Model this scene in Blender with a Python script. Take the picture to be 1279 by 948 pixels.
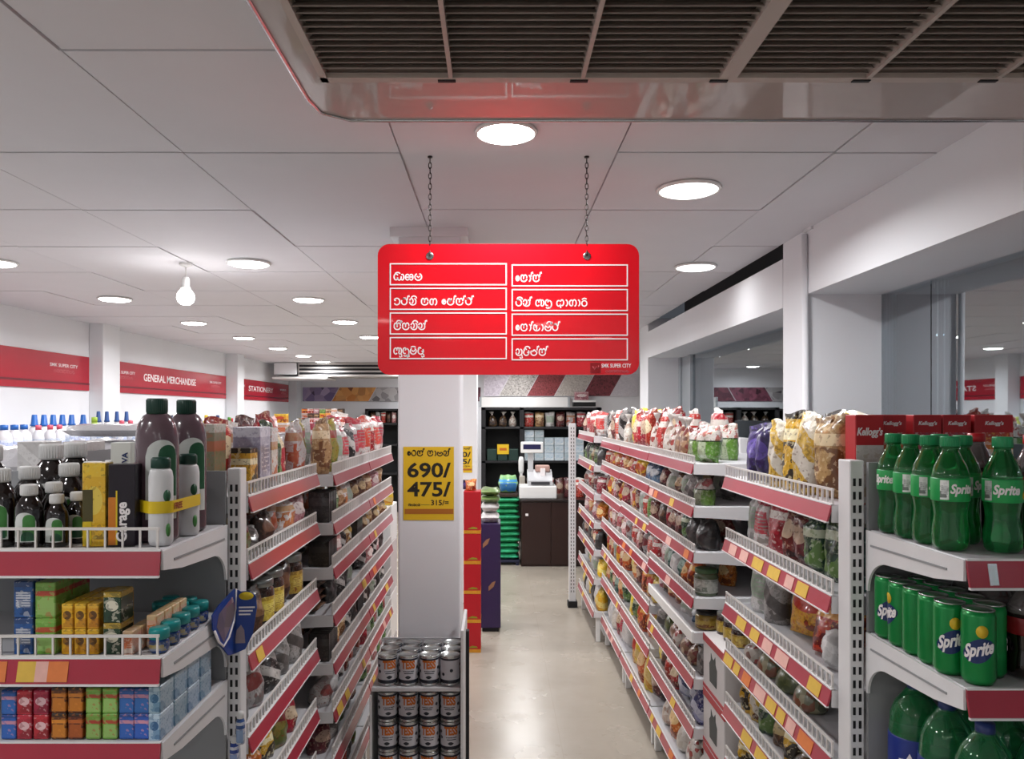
import bpy, bmesh, math, random
from math import sin, cos, pi, radians, sqrt
from mathutils import Matrix, Vector

for o in list(bpy.data.objects):
    bpy.data.objects.remove(o)
SC = bpy.context.scene
COL = SC.collection

# ------------------------------------------------------------------ camera, world, exposure
EYE = 1.53
F, VX, VY = 965.0, 620.0, 517.0            # focal length and vanishing point of the 1279x948 frame
cam_data = bpy.data.cameras.new('camera')
cam = bpy.data.objects.new('camera', cam_data); COL.objects.link(cam)
cam.location = (0, 0, EYE); cam.rotation_euler = (pi/2, 0, 0)
cam_data.sensor_width = 36; cam_data.sensor_fit = 'HORIZONTAL'
cam_data.lens = 36*F/1279
cam_data.shift_x = (639.5-VX)/1279; cam_data.shift_y = (VY-474)/1279
cam_data.clip_start = .02
SC.camera = cam
w = bpy.data.worlds.new('night'); SC.world = w; w.use_nodes = True
w.node_tree.nodes['Background'].inputs[0].default_value = (.55, .6, .7, 1)
w.node_tree.nodes['Background'].inputs[1].default_value = .10
SC.view_settings.view_transform = 'Standard'; SC.view_settings.look = 'None'
SC.view_settings.gamma = 1; SC.view_settings.use_curve_mapping = False
SC.view_settings.exposure = 0.02
LAMP_W = 10.5          # watts of each ceiling downlight
LAMP_COL = (.985, .985, 1)
SC.cycles.max_bounces = 8; SC.cycles.transparent_max_bounces = 12
SC.cycles.caustics_reflective = True; SC.cycles.caustics_refractive = False
SC.cycles.sample_clamp_indirect = 12.0

def px(x, y, Y):
    """the place at depth Y that the photo shows at pixel x, y"""
    return ((x-VX)*Y/F, Y, EYE-(y-VY)*Y/F)

# ------------------------------------------------------------------ materials
def lin(h):
    if not isinstance(h, str): return tuple(h)
    h = h.lstrip('#'); r = []
    for i in (0, 2, 4):
        c = int(h[i:i+2], 16)/255
        r.append(c/12.92 if c <= .04045 else ((c+.055)/1.055)**2.4)
    return tuple(r)
MATS = {}
class NT:
    def __init__(s, name):
        s.m = bpy.data.materials.new(name); s.m.use_nodes = True
        s.t = s.m.node_tree; s.b = s.t.nodes['Principled BSDF']
        s.co = None
    def n(s, typ, **kw):
        x = s.t.nodes.new(typ)
        for k, v in kw.items(): setattr(x, k, v)
        return x
    def put(s, sock, v):
        if isinstance(v, bpy.types.NodeSocket): s.t.links.new(v, sock)
        elif isinstance(v, (tuple, list)) and len(v) == 3 and sock.type == 'RGBA': sock.default_value = (*v, 1)
        else: sock.default_value = v
    def m2(s, op, a, b=0.0, c=None):
        x = s.n('ShaderNodeMath', operation=op)
        s.put(x.inputs[0], a); s.put(x.inputs[1], b)
        if c is not None: s.put(x.inputs[2], c)
        return x.outputs[0]
    def mix(s, f, a, b):
        x = s.n('ShaderNodeMix', data_type='RGBA')
        s.put(x.inputs[0], f); s.put(x.inputs[6], a); s.put(x.inputs[7], b)
        return x.outputs[2]
    def coord(s, which='Object'):
        if s.co is None: s.co = s.n('ShaderNodeTexCoord')
        return s.co.outputs[which]
    def sep(s, v):
        x = s.n('ShaderNodeSeparateXYZ'); s.put(x.inputs[0], v); return x.outputs
    def noise(s, scale, detail=2, which='Object', rough=.5):
        x = s.n('ShaderNodeTexNoise'); s.put(x.inputs['Vector'], s.coord(which))
        x.inputs['Scale'].default_value = scale; x.inputs['Detail'].default_value = detail
        x.inputs['Roughness'].default_value = rough
        return x.outputs['Fac']
    def between(s, v, a, b):
        return s.m2('MULTIPLY', s.m2('GREATER_THAN', v, a), s.m2('LESS_THAN', v, b))
    def bump(s, h, strength, dist=.01):
        x = s.n('ShaderNodeBump'); s.put(x.inputs['Height'], h)
        x.inputs['Strength'].default_value = strength; x.inputs['Distance'].default_value = dist
        s.t.links.new(x.outputs[0], s.b.inputs['Normal'])
    def base(s, v): s.put(s.b.inputs['Base Color'], v)

def mat(name, c, rough=.5, metal=0, var=.05, scale=20, trans=0, coat=0, spec=.5, emit=0, bump=0, ior=1.45, alpha=1):
    if name in MATS: return MATS[name]
    t = NT(name); c = lin(c)
    if var:
        f = t.noise(scale, 3)
        t.base(t.mix(f, tuple(max(0, x*(1-var)) for x in c), tuple(min(1, x*(1+var)) for x in c)))
    else: t.base(c)
    b = t.b
    b.inputs['Roughness'].default_value = rough; b.inputs['Metallic'].default_value = metal
    b.inputs['Transmission Weight'].default_value = trans; b.inputs['Coat Weight'].default_value = coat
    b.inputs['Specular IOR Level'].default_value = spec; b.inputs['IOR'].default_value = ior
    b.inputs['Alpha'].default_value = alpha
    if emit:
        b.inputs['Emission Color'].default_value = (*c, 1); b.inputs['Emission Strength'].default_value = emit
    if bump: t.bump(t.noise(scale*3, 3), bump)
    MATS[name] = t.m
    return t.m

def printmat(name, base, band, panel, blot, rough=.3, style=0, coat=.35, bump=.7, detail=True):
    """a printed wrapper: base colour, a band along the top, a panel in the middle, picture blotches below"""
    if name in MATS: return MATS[name]
    t = NT(name); base, band, panel, blot = map(lin, (base, band, panel, blot))
    x, y, z = t.sep(t.coord('Generated'))
    n = t.noise(22, 3)
    wob = t.m2('MULTIPLY', t.m2('SUBTRACT', t.noise(9, 2), .5), .18)
    zz = t.m2('ADD', z, wob)
    col = base
    inf = t.n('ShaderNodeObjectInfo')
    rnd = inf.outputs['Random']
    lo = t.m2('MULTIPLY', t.m2('GREATER_THAN', n, .53), t.between(zz, .1, .44))
    col = t.mix(lo, col, blot)
    fine = t.noise(95, 2)
    if style == 0:
        ex = t.m2('DIVIDE', t.m2('SUBTRACT', x, .5), .36); ez = t.m2('DIVIDE', t.m2('SUBTRACT', z, .55), .17)
        el = t.m2('LESS_THAN', t.m2('ADD', t.m2('MULTIPLY', ex, ex), t.m2('MULTIPLY', ez, ez)), 1)
        col = t.mix(el, col, panel)
        col = t.mix(t.m2('GREATER_THAN', zz, .82), col, band)
    elif style == 1:      # broad label with small lines
        lab = t.m2('MULTIPLY', t.between(z, .28, .72), t.between(x, .12, .88))
        col = t.mix(lab, col, panel)
        ln = t.m2('MULTIPLY', lab, t.m2('GREATER_THAN', t.m2('SINE', t.m2('MULTIPLY', z, 90)), .55))
        ln = t.m2('MULTIPLY', ln, t.m2('GREATER_THAN', t.noise(40, 1), .45))
        col = t.mix(ln, col, blot)
        col = t.mix(t.m2('GREATER_THAN', z, .84), col, band)
    elif style == 2:      # diagonal bands
        d = t.m2('ADD', z, t.m2('MULTIPLY', x, .45))
        col = t.mix(t.between(d, .55, .8), col, panel)
        col = t.mix(t.m2('GREATER_THAN', d, 1.05), col, band)
    elif style == 4:      # clear film above, a printed sleeve below
        sl = t.m2('LESS_THAN', z, .56)
        col = t.mix(t.m2('MULTIPLY', t.m2('GREATER_THAN', sl, .5), 1), t.mix(t.m2('GREATER_THAN', t.noise(30, 2), .55), lin('#c4bcb6'), lin('#a5605c')), base)
        col = t.mix(t.m2('MULTIPLY', sl, t.between(x, .38, .72)), col, panel)
        col = t.mix(t.between(z, .56, .60), col, blot)
    elif style == 3:      # large picture over the lower half
        pic = t.m2('MULTIPLY', t.between(zz, .12, .58), t.between(x, .1, .9))
        col = t.mix(t.m2('MULTIPLY', pic, t.m2('GREATER_THAN', t.noise(14, 3), .42)), col, blot)
        col = t.mix(t.between(z, .62, .76), col, panel)
        col = t.mix(t.m2('GREATER_THAN', z, .88), col, band)
    if detail:
        col = t.mix(t.m2('MULTIPLY', t.m2('GREATER_THAN', fine, .6), .5), col, panel)
        col = t.mix(t.m2('MULTIPLY', t.m2('LESS_THAN', fine, .40), .5), col, blot)
    hs = t.n('ShaderNodeHueSaturation')
    t.put(hs.inputs['Color'], col)
    t.put(hs.inputs['Value'], t.m2('ADD', .82, t.m2('MULTIPLY', rnd, .4)))
    t.put(hs.inputs['Hue'], t.m2('ADD', .488, t.m2('MULTIPLY', rnd, .024)))
    t.base(hs.outputs[0])
    t.b.inputs['Roughness'].default_value = rough; t.b.inputs['Coat Weight'].default_value = coat
    t.bump(t.noise(16, 3), bump, .012)
    MATS[name] = t.m
    return t.m

def fillmat(name, cols, scale=60, rough=.28, top='#cfc9c4', topz=.74):
    """clear plastic bag over loose food: coloured crumbs, paler empty film towards the tied top"""
    if name in MATS: return MATS[name]
    t = NT(name)
    v = t.n('ShaderNodeTexVoronoi'); t.put(v.inputs['Vector'], t.coord('Object')); v.inputs['Scale'].default_value = scale
    s = t.sep(v.outputs['Color'])[0]
    r = t.n('ShaderNodeValToRGB'); t.put(r.inputs[0], s); r.color_ramp.interpolation = 'CONSTANT'
    el = r.color_ramp.elements
    while len(el) < len(cols): el.new(.5)
    for i, c in enumerate(cols): el[i].position = i/len(cols); el[i].color = (*lin(c), 1)
    z = t.sep(t.coord('Generated'))[2]
    zz = t.m2('ADD', z, t.m2('MULTIPLY', t.m2('SUBTRACT', t.noise(12, 2), .5), .2))
    t.base(t.mix(t.m2('GREATER_THAN', zz, topz), r.outputs[0], lin(top)))
    t.b.inputs['Roughness'].default_value = rough; t.b.inputs['Coat Weight'].default_value = .6
    t.b.inputs['Coat Roughness'].default_value = .15
    t.bump(t.noise(25, 3), .4, .012)
    MATS[name] = t.m
    return t.m

# ------------------------------------------------------------------ geometry helpers
class G:
    def __init__(s): s.v = []; s.f = []; s.mi = []; s.sm = []
    def add(s, vs, fs, mi=0, smooth=False):
        k = len(s.v); s.v += [tuple(p) for p in vs]
        for f in fs: s.f.append(tuple(i+k for i in f)); s.mi.append(mi); s.sm.append(smooth)
        return s
    def box(s, a, b, mi=0):
        x0, x1 = sorted((a[0], b[0])); y0, y1 = sorted((a[1], b[1])); z0, z1 = sorted((a[2], b[2]))
        return s.add([(x0,y0,z0),(x1,y0,z0),(x1,y1,z0),(x0,y1,z0),(x0,y0,z1),(x1,y0,z1),(x1,y1,z1),(x0,y1,z1)],
              [(0,3,2,1),(4,5,6,7),(0,1,5,4),(1,2,6,5),(2,3,7,6),(3,0,4,7)], mi)
    def bbox(s, a, b, r=.003, mi=0, seg=2):
        """box with rounded edges"""
        bm = bmesh.new(); bmesh.ops.create_cube(bm, size=1)
        c = [(a[i]+b[i])/2 for i in range(3)]; d = [abs(b[i]-a[i]) for i in range(3)]
        for v in bm.verts: v.co = [c[i]+v.co[i]*d[i] for i in range(3)]
        bmesh.ops.bevel(bm, geom=bm.edges[:], offset=min(r, min(d)*.45), segments=seg, profile=.5, affect='EDGES')
        bm.verts.index_update()
        s.add([v.co for v in bm.verts], [[v.index for v in f.verts] for f in bm.faces], mi, False)
        bm.free(); return s
    def lathe(s, prof, seg=20, c=(0,0,0), mi=0, smooth=True, sx=1, sy=1, wob=None):
        vs = []; fs = []; n = len(prof)
        for i, (r, z) in enumerate(prof):
            for k in range(seg):
                a = 2*pi*k/seg; q = 1 if wob is None else wob(a, i/(n-1))
                vs.append((c[0]+r*q*cos(a)*sx, c[1]+r*q*sin(a)*sy, c[2]+z))
        for i in range(n-1):
            for k in range(seg):
                k2 = (k+1) % seg
                fs.append((i*seg+k, i*seg+k2, (i+1)*seg+k2, (i+1)*seg+k))
        if prof[0][0] > 1e-6: fs.append(tuple(range(seg))[::-1])
        if prof[-1][0] > 1e-6: fs.append(tuple((n-1)*seg+k for k in range(seg)))
        return s.add(vs, fs, mi, smooth)
    def tube(s, pts, r, seg=8, mi=0, closed=False):
        pts = [Vector(p) for p in pts]; n = len(pts); vs = []; fs = []
        for i, p in enumerate(pts):
            a = pts[(i-1) % n] if (i or closed) else p; b = pts[(i+1) % n] if (i < n-1 or closed) else p
            d = (b-a).normalized(); u = d.orthogonal().normalized() if abs(d.z) > .95 else d.cross(Vector((0,0,1))).normalized()
            w_ = d.cross(u)
            for k in range(seg):
                t = 2*pi*k/seg; vs.append(p+u*r*cos(t)+w_*r*sin(t))
        for i in range(n if closed else n-1):
            for k in range(seg):
                fs.append((i*seg+k, i*seg+(k+1) % seg, ((i+1) % n)*seg+(k+1) % seg, ((i+1) % n)*seg+k))
        if not closed:
            fs.append(tuple(range(seg))[::-1]); fs.append(tuple((n-1)*seg+k for k in range(seg)))
        return s.add(vs, fs, mi, True)
    def prism(s, poly, axis, a, b, mi=0):
        """2-D outline pushed along an axis. poly coordinates: axis x -> (y,z), y -> (x,z), z -> (x,y)"""
        def P(u, v, t): return (t,u,v) if axis == 'x' else (u,t,v) if axis == 'y' else (u,v,t)
        n = len(poly)
        vs = [P(u, v, a) for u, v in poly]+[P(u, v, b) for u, v in poly]
        fs = [tuple(range(n))[::-1], tuple(range(n, 2*n))]+[(i, (i+1) % n, n+(i+1) % n, n+i) for i in range(n)]
        return s.add(vs, fs, mi)
    def join(s, g, M=None, mi=None):
        vs = g.v if M is None else [M @ Vector(p) for p in g.v]
        k = len(s.v); s.v += [tuple(p) for p in vs]
        for f, m_, q in zip(g.f, g.mi, g.sm): s.f.append(tuple(i+k for i in f)); s.mi.append(m_ if mi is None else mi); s.sm.append(q)
        return s
    def map(s, fn): s.v = [tuple(fn(Vector(p))) for p in s.v]; return s
    def mesh(s, name, mats):
        me = bpy.data.meshes.new(name); me.from_pydata(s.v, [], s.f)
        for m_ in (mats if isinstance(mats, (list, tuple)) else [mats]): me.materials.append(m_)
        me.polygons.foreach_set('material_index', s.mi); me.polygons.foreach_set('use_smooth', s.sm)
        me.update()
        bm = bmesh.new(); bm.from_mesh(me); bmesh.ops.recalc_face_normals(bm, faces=bm.faces); bm.to_mesh(me); bm.free()
        return me

def obj(name, g, mats=None, parent=None, loc=(0,0,0), rot=(0,0,0)):
    me = g.mesh(name, mats) if isinstance(g, G) else g
    o = bpy.data.objects.new(name, me); COL.objects.link(o)
    o.parent = parent; o.location = loc; o.rotation_euler = rot
    return o
USED = {}
def tag(o, label, cat, group=None):
    USED.setdefault(label, []).append(o.name)
    o['label'] = label; o['category'] = cat
    if group: o['group'] = group
    return o
def thing(name, label, cat, loc=(0,0,0), rz=0, group=None):
    o = bpy.data.objects.new(name, None); COL.objects.link(o); o.empty_display_size = .05
    o.location = loc; o.rotation_euler = (0,0,rz)
    return tag(o, label, cat, group)
def struct(name, g, m_, parent=None):
    o = obj(name, g, m_, parent)
    if parent is None: o['kind'] = 'structure'
    return o
def dup(root, label, loc, rz=0, group=None):
    """a copy of a thing with copies of its parts and sub-parts"""
    r = root.copy(); COL.objects.link(r); r.location = loc; r.rotation_euler = (0,0,rz)
    for ch in root.children:
        c = ch.copy(); COL.objects.link(c); c.parent = r
        for q in ch.children:
            d = q.copy(); COL.objects.link(d); d.parent = c
    r['label'] = label; USED.setdefault(label, []).append(r.name)
    if group: r['group'] = group
    return r
ORD = 'first second third fourth fifth sixth seventh eighth ninth tenth eleventh twelfth thirteenth fourteenth fifteenth sixteenth seventeenth eighteenth nineteenth twentieth'.split()
ORD += ['twenty-'+q for q in ORD[:9]]+['thirtieth']+['thirty-'+q for q in ORD[:9]]

# ------------------------------------------------------------------ writing
TXT = {}
def text(s, size, bold=0.0, shear=0.0, thick=.0006):
    """letters as a solid, lying in the x-z plane and facing -y, starting at the origin"""
    k = (s, bold, shear)
    if k not in TXT:
        c = bpy.data.curves.new('t', 'FONT'); c.body = s; c.size = 1; c.offset = bold; c.shear = shear; c.extrude = .001
        c.resolution_u = 3; c.space_line = .9
        o = bpy.data.objects.new('t', c); COL.objects.link(o)
        dg = bpy.context.evaluated_depsgraph_get(); me = o.evaluated_get(dg).to_mesh()
        vs = [tuple(v.co) for v in me.vertices]; fs = [tuple(p.vertices) for p in me.polygons]
        o.evaluated_get(dg).to_mesh_clear(); bpy.data.objects.remove(o); bpy.data.curves.remove(c)
        TXT[k] = (vs, fs)
    vs, fs = TXT[k]
    g = G(); g.add([(x*size, -thick if z > 0 else 0, y*size) for x, y, z in vs], fs)
    return g
def width(g): return max(p[0] for p in g.v)-min(p[0] for p in g.v)
def centre(g):
    a = min(p[0] for p in g.v); b = max(p[0] for p in g.v); c = min(p[2] for p in g.v); d = max(p[2] for p in g.v)
    return g.map(lambda p: (p.x-(a+b)/2, p.y, p.z-(c+d)/2))
def fit(g, w_): 
    q = w_/width(g); return g.map(lambda p: (p.x*q, p.y, p.z))
def shift(g, x=0, y=0, z=0): return g.map(lambda p: (p.x+x, p.y+y, p.z+z))
def wrap(g, r, a0=-pi/2):
    """bend writing round an upright cylinder of radius r, centred on angle a0"""
    return g.map(lambda p: ((r-p.y)*cos(a0+p.x/r), (r-p.y)*sin(a0+p.x/r), p.z))

def arc(cx, cy, rx, ry, a, b, n=None):
    n = n or max(5, int(abs(b-a)/24)+1)
    return [(cx+rx*cos(radians(a+(b-a)*i/n)), cy+ry*sin(radians(a+(b-a)*i/n))) for i in range(n+1)]
# Sinhala letters as pen strokes: width, strokes (x-height 1)
GL = {
 'ta': (.92, [arc(.44,.5,.4,.46,128,-205), [(.2,.86),(.42,1.02),(.72,.98)]]),
 'pa': (1.02, [arc(.5,.45,.45,.44,160,385), arc(.3,.68,.16,.24,200,-70), [(.36,.46),(.5,.7),(.66,.95)]]),
 'sa': (1.1, [arc(.52,.4,.46,.4,170,365), arc(.28,.55,.22,.4,190,-30), arc(.74,.6,.24,.36,180,-10)]),
 'na': (1.0, [arc(.5,.38,.44,.38,165,360), arc(.3,.58,.24,.36,170,-80), [(.94,.38),(.93,.72),(.72,.95)]]),
 'ha': (1.05, [arc(.3,.46,.26,.42,40,330), arc(.74,.46,.26,.46,180,-90), [(.5,.5),(.44,.1)]]),
 'ra': (.82, [arc(.4,.4,.36,.4,-10,350), arc(.42,.95,.3,.18,190,20)]),
 'ka': (1.2, [arc(.28,.46,.26,.44,60,320), arc(.62,.52,.18,.42,180,-60), arc(.92,.46,.24,.44,130,-140)]),
 'lla': (.95, [arc(.3,.5,.26,.42,30,300), arc(.62,.3,.3,.5,150,-120), arc(.45,-.12,.35,.16,20,-160)]),
 'a': (1.1, [arc(.3,.42,.26,.4,60,350), [(.54,.3),(.6,-.28)], arc(.78,.5,.24,.42,160,-110)]),
 'au': (1.35, [arc(.3,.5,.26,.44,30,330), arc(.72,.44,.24,.42,180,380), arc(.5,.95,.3,.2,180,0), arc(1.12,.46,.18,.42,130,-130)]),
 'ssa': (1.1, [arc(.3,.46,.26,.42,20,340), [(.1,.46),(1.0,.5)], arc(.78,.46,.24,.42,160,-160)]),
 'dha': (1.0, [arc(.48,.5,.44,.5,115,430), [(.3,.62),(.5,.42),(.68,.62)]]),
 'ca': (.92, [arc(.44,.5,.42,.48,150,-150), [(.06,.66),(.34,.64)]]),
 'ba': (1.0, [arc(.48,.44,.44,.44,120,420), arc(.48,.62,.18,.2,180,360), arc(.48,1.0,.3,.12,200,-20)]),
 'da': (.95, [arc(.46,.44,.4,.44,120,400), arc(.3,.8,.18,.18,200,0), [(.6,.5),(.86,.2)]]),
 'la': (1.0, [arc(.5,.42,.44,.42,140,385), arc(.54,.5,.2,.28,180,0)]),
 'ya': (1.05, [arc(.52,.4,.46,.4,150,365), arc(.25,.66,.16,.2,-60,240), [(.52,0),(.54,.8)]]),
 'ma': (1.02, [arc(.5,.42,.46,.42,130,395), arc(.5,.68,.22,.24,170,380)]),
 'e': (.62, [arc(.3,.46,.24,.34,40,395), arc(.3,.46,.1,.16,0,300)]),
 'aa': (.45, [arc(.06,.46,.28,.46,85,-80)]),
 ' ': (.6, []),
}
OVER = {'hal': [[(-.16,.72),(-.08,1.3),(.08,1.36),(.1,1.15)]], 'i': [arc(-.46,1.0,.36,.3,185,-10)], 'ii': [arc(-.46,1.0,.36,.32,185,-10), arc(-.12,1.12,.09,.12,0,330)],
        'u': [[(-.2,.05),(-.12,-.35),(-.4,-.42),(-.48,-.22)]]}
def sinhala(word, h, pen=.15, thick=.0006):
    g = G(); x = 0
    def ribbon(pts, x0):
        n = len(pts); vs = []
        for i, p in enumerate(pts):
            a = pts[max(0, i-1)]; b = pts[min(n-1, i+1)]; dx, dy = b[0]-a[0], b[1]-a[1]; L = sqrt(dx*dx+dy*dy) or 1
            nx, ny = -dy/L*pen/2, dx/L*pen/2
            for sg in (1, -1):
                X, Z = (x0+p[0]+nx*sg)*h, (p[1]+ny*sg)*h
                vs.append((X, -thick, Z)); vs.append((X, 0, Z))
        fs = []
        for i in range(n-1):
            k = i*4; fs += [(k, k+2, k+6, k+4), (k, k+4, k+5, k+1), (k+2, k+3, k+7, k+6)]
        g.add(vs, fs)
    for q in word.split():
        if q == '_': x += .55; continue
        if q in OVER:
            for st in OVER[q]: ribbon(st, x)
            if q == 'hal': x += .12
            continue
        w_, sts = GL[q]
        for st in sts: ribbon(st, x)
        x += w_+.12
    return g

# ------------------------------------------------------------------ common materials
M_white = mat('white_painted_metal', '#dcdcdd', .35, var=.03)
M_shelf = mat('white_shelf_enamel', '#c6c6c9', .4, var=.03)
M_backp = mat('grey_white_back_panel', '#8f9193', .5, var=.03)
M_strip = mat('red_price_rail_plastic', '#a01c34', .3, var=.06, spec=.5, coat=.6)
M_strip.node_tree.nodes['Principled BSDF'].inputs['Coat IOR'].default_value = 1.5
M_strip.node_tree.nodes['Principled BSDF'].inputs['Coat Roughness'].default_value = .22
M_dark = mat('dark_slot', '#17171a', .7, var=0)
M_wire = mat('white_coated_wire', '#d6d2cf', .35, var=0)
M_wall = mat('white_wall_paint', '#e4e5e8', .75, var=.02, scale=3, bump=.03)
M_ink = mat('white_ink', '#f2ecec', .4, var=0)
M_blk = mat('black_ink', '#1b1812', .5, var=0)
M_tagY = mat('yellow_price_card', '#d2ac45', .5, var=.12, scale=60)
M_tagO = mat('orange_price_card', '#d2763c', .5, var=.12, scale=60)
M_tagP = mat('pale_price_card', '#d9a89d', .5, var=.12, scale=60)
M_chrome = mat('steel', '#b9b9bb', .22, 1, var=.02)
M_glossw = mat('gloss_white_plastic', '#e6e6e4', .25, var=.02)
# ------------------------------------------------------------------ the room
CEIL = EYE+.73
WL, WR, GLX = -3.28, 1.23, 1.53
YB, YF = 12.45, -3.6
t = NT('pale_polished_floor_tile')
n1 = t.noise(1.2, 4); n2 = t.noise(14, 4)
fx, fy, fz = t.sep(t.coord('Object'))
def joint(v): return t.m2('LESS_THAN', t.m2('ABSOLUTE', t.m2('SUBTRACT', t.m2('FRACT', t.m2('MULTIPLY', v, 1/.6)), .5)), .0035)
cc = t.mix(n1, lin('#9d9487'), lin('#b1a89b'))
cc = t.mix(t.m2('MULTIPLY', n2, .35), cc, lin('#8f8678'))
cc = t.mix(t.m2('MULTIPLY', t.m2('GREATER_THAN', t.noise(3.3, 5, rough=.65), .62), .25), cc, lin('#7d7364'))
cc = t.mix(t.m2('MULTIPLY', t.m2('MAXIMUM', joint(fx), joint(fy)), .35), cc, lin('#8f8678'))
t.base(cc); t.put(t.b.inputs['Roughness'], t.m2('ADD', .14, t.m2('MULTIPLY', t.noise(4, 4), .22))); t.b.inputs['Specular IOR Level'].default_value = .55
t.bump(t.noise(5, 3), .05, .02)
M_floor = t.m
struct('floor', G().box((WL-.1, YF, -.1), (2.2, YB+.1, 0)), M_floor)

# ceiling of square lay-in boards: each board a shallow tray edge with an open joint beside it
M_ceil = mat('ceiling_board', '#d8d7db', .8, var=.03, scale=6, bump=.02)
g = G()
TX0, TY0, TS = -.268, 2.154, .605
ix = range(int((WL-TX0)/TS)-1, int((2.2-TX0)/TS)+2)
for i in ix:
    for j in range(int((YF-TY0)/TS)-1, int((YB-TY0)/TS)+1):
        x0 = max(WL, TX0+i*TS+.0028); x1 = min(WR if TY0+j*TS < 6.6 else 2.2, TX0+(i+1)*TS-.0028); y0 = max(YF, TY0+j*TS+.003); y1 = min(YB, TY0+(j+1)*TS-.003)
        if x1-x0 < .02 or y1-y0 < .02: continue
        dz = (.0015*((i*7+j*13) % 3))
        g.add([(x0,y0,CEIL+.02),(x1,y0,CEIL+.02),(x1,y1,CEIL+.02),(x0,y1,CEIL+.02),(x0,y0,CEIL-dz),(x1,y0,CEIL-dz),(x1,y1,CEIL-dz),(x0,y1,CEIL-dz)],
              [(4,5,6,7),(0,1,5,4),(1,2,6,5),(2,3,7,6),(3,0,4,7)])
g.box((WL, YF, CEIL+.007), (WR, YB, CEIL+.05)).box((WR, 6.6, CEIL+.007), (2.25, YB, CEIL+.05))
struct('ceiling', g, M_ceil)
struct('wall_left', G().box((WL-.12, YF, 0), (WL, YB, 2.5)), M_wall)
g = G().box((WL-.1, YB, 0), (-.2, YB+.12, 2.5))
struct('wall_back', g, M_wall)
g = G().box((-.2, 11.4, 0), (2.3, 11.52, 2.5)).box((-.2, 11.52, 0), (-.08, YB+.1, 2.5))
struct('wall_back', g, M_wall)
struct('wall_front', G().box((WL-.12, YF-.12, 0), (2.3, YF, 2.5)), M_wall)
struct('wall_right', G().box((2.2, 6.62, 0), (2.3, 11.4, 2.5)).box((GLX+.1, 6.5, 0), (2.3, 6.62, 2.5)), M_wall)
# white columns 3.1 m apart
for x0, x1, y0, y1 in ((-.387, -.142, 3.04, 3.29), (-.387, -.155, 6.25, 6.5), (WL, -3.165, 6.22, 6.5), (WL, -3.135, 9.36, 9.6), (WL, -3.16, 3.04, 3.3),
                       (-3.28, -3.15, 12.2, YB)):
    g = G().bbox((x0, y0, 0), (x1, y1, CEIL+.01), .006)
    if x0 == -.387 and y0 < 4: g.box((x0-.03, y0-.02, CEIL-.035), (x1+.03, y1+.02, CEIL+.012))
    struct('column', g, M_wall)
# right-hand piers, beams and dark shop glass
struct('column', G().bbox((WR, 3.07, 0), (GLX+.12, 3.32, CEIL+.05), .006), M_wall)
struct('column', G().bbox((WR, 6.28, 0), (GLX+.12, 6.62, CEIL+.05), .006), M_wall)
struct('beam', G().box((WR, YF, EYE+.475), (GLX+.12, 3.07, CEIL+.2)), M_wall)
struct('beam', G().box((WR, 3.32, EYE+.455), (GLX+.12, 6.28, EYE+.665)), M_wall)
struct('void_backing', G().box((GLX, 3.32, EYE+.665), (GLX+.1, 6.28, CEIL+.2)), mat('unlit_void_board', '#55504d', .9))  # added backing board; the shade of the gap is put into its dark colour
struct('trim_2', G().box((WR-.01, 3.0, CEIL-.012), (WR+.005, 3.07, CEIL)).tube([(WR+.006, 3.055, .1), (WR-.012, 3.055, CEIL-.02)], .012, 8), M_wall)
t = NT('night_window_glass')
out = t.t.nodes['Material Output']; gl = t.n('ShaderNodeBsdfGlossy'); gl.inputs['Roughness'].default_value = .015
gl.inputs['Color'].default_value = (.80, .86, .9, 1)
tr = t.n('ShaderNodeBsdfTransparent'); tr.inputs[0].default_value = (.75, .82, .84, 1)
lw = t.n('ShaderNodeLayerWeight'); lw.inputs[0].default_value = .35
mx = t.n('ShaderNodeMixShader'); t.put(mx.inputs[0], t.m2('ADD', .42, t.m2('MULTIPLY', lw.outputs['Fresnel'], .6)))
t.t.links.new(tr.outputs[0], mx.inputs[1]); t.t.links.new(gl.outputs[0], mx.inputs[2]); t.t.links.new(mx.outputs[0], out.inputs['Surface'])
M_glass = t.m
struct('window_1', G().box((GLX, YF, .05), (GLX+.012, 2.716, EYE+.48)).box((GLX, 2.722, .05), (GLX+.012, 3.07, EYE+.48)), M_glass)
struct('window_2', G().box((GLX-.03, 3.32, .05), (GLX-.018, 5.9, EYE+.46)), M_glass)
M_alu = mat('grey_window_frame', '#aeb4b8', .4, .3)
struct('trim_3', G().box((GLX-.05, 5.9, 0), (GLX+.02, 5.97, EYE+.46)).box((GLX-.05, 6.22, 0), (GLX+.02, 6.28, EYE+.46)).box((GLX-.035, 5.97, 0), (GLX-.02, 6.22, EYE+.46)), M_alu)
struct('trim_4', G().box((GLX-.03, YF, 0), (GLX+.04, 3.07, .05)).box((GLX-.05, 3.32, 0), (GLX+.02, 5.9, .05)), M_alu)
# the dark yard beyond the glass
struct('ground_outside', G().box((2.2, -8, -.12), (14, 20, -.02)), mat('dark_asphalt_outside', '#2a2a2c', .9))
struct('wall_outside', G().box((9, -8, -.1), (9.2, 20, 3.6)), mat('unlit_facade_outside', '#4a5054', .9))

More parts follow.
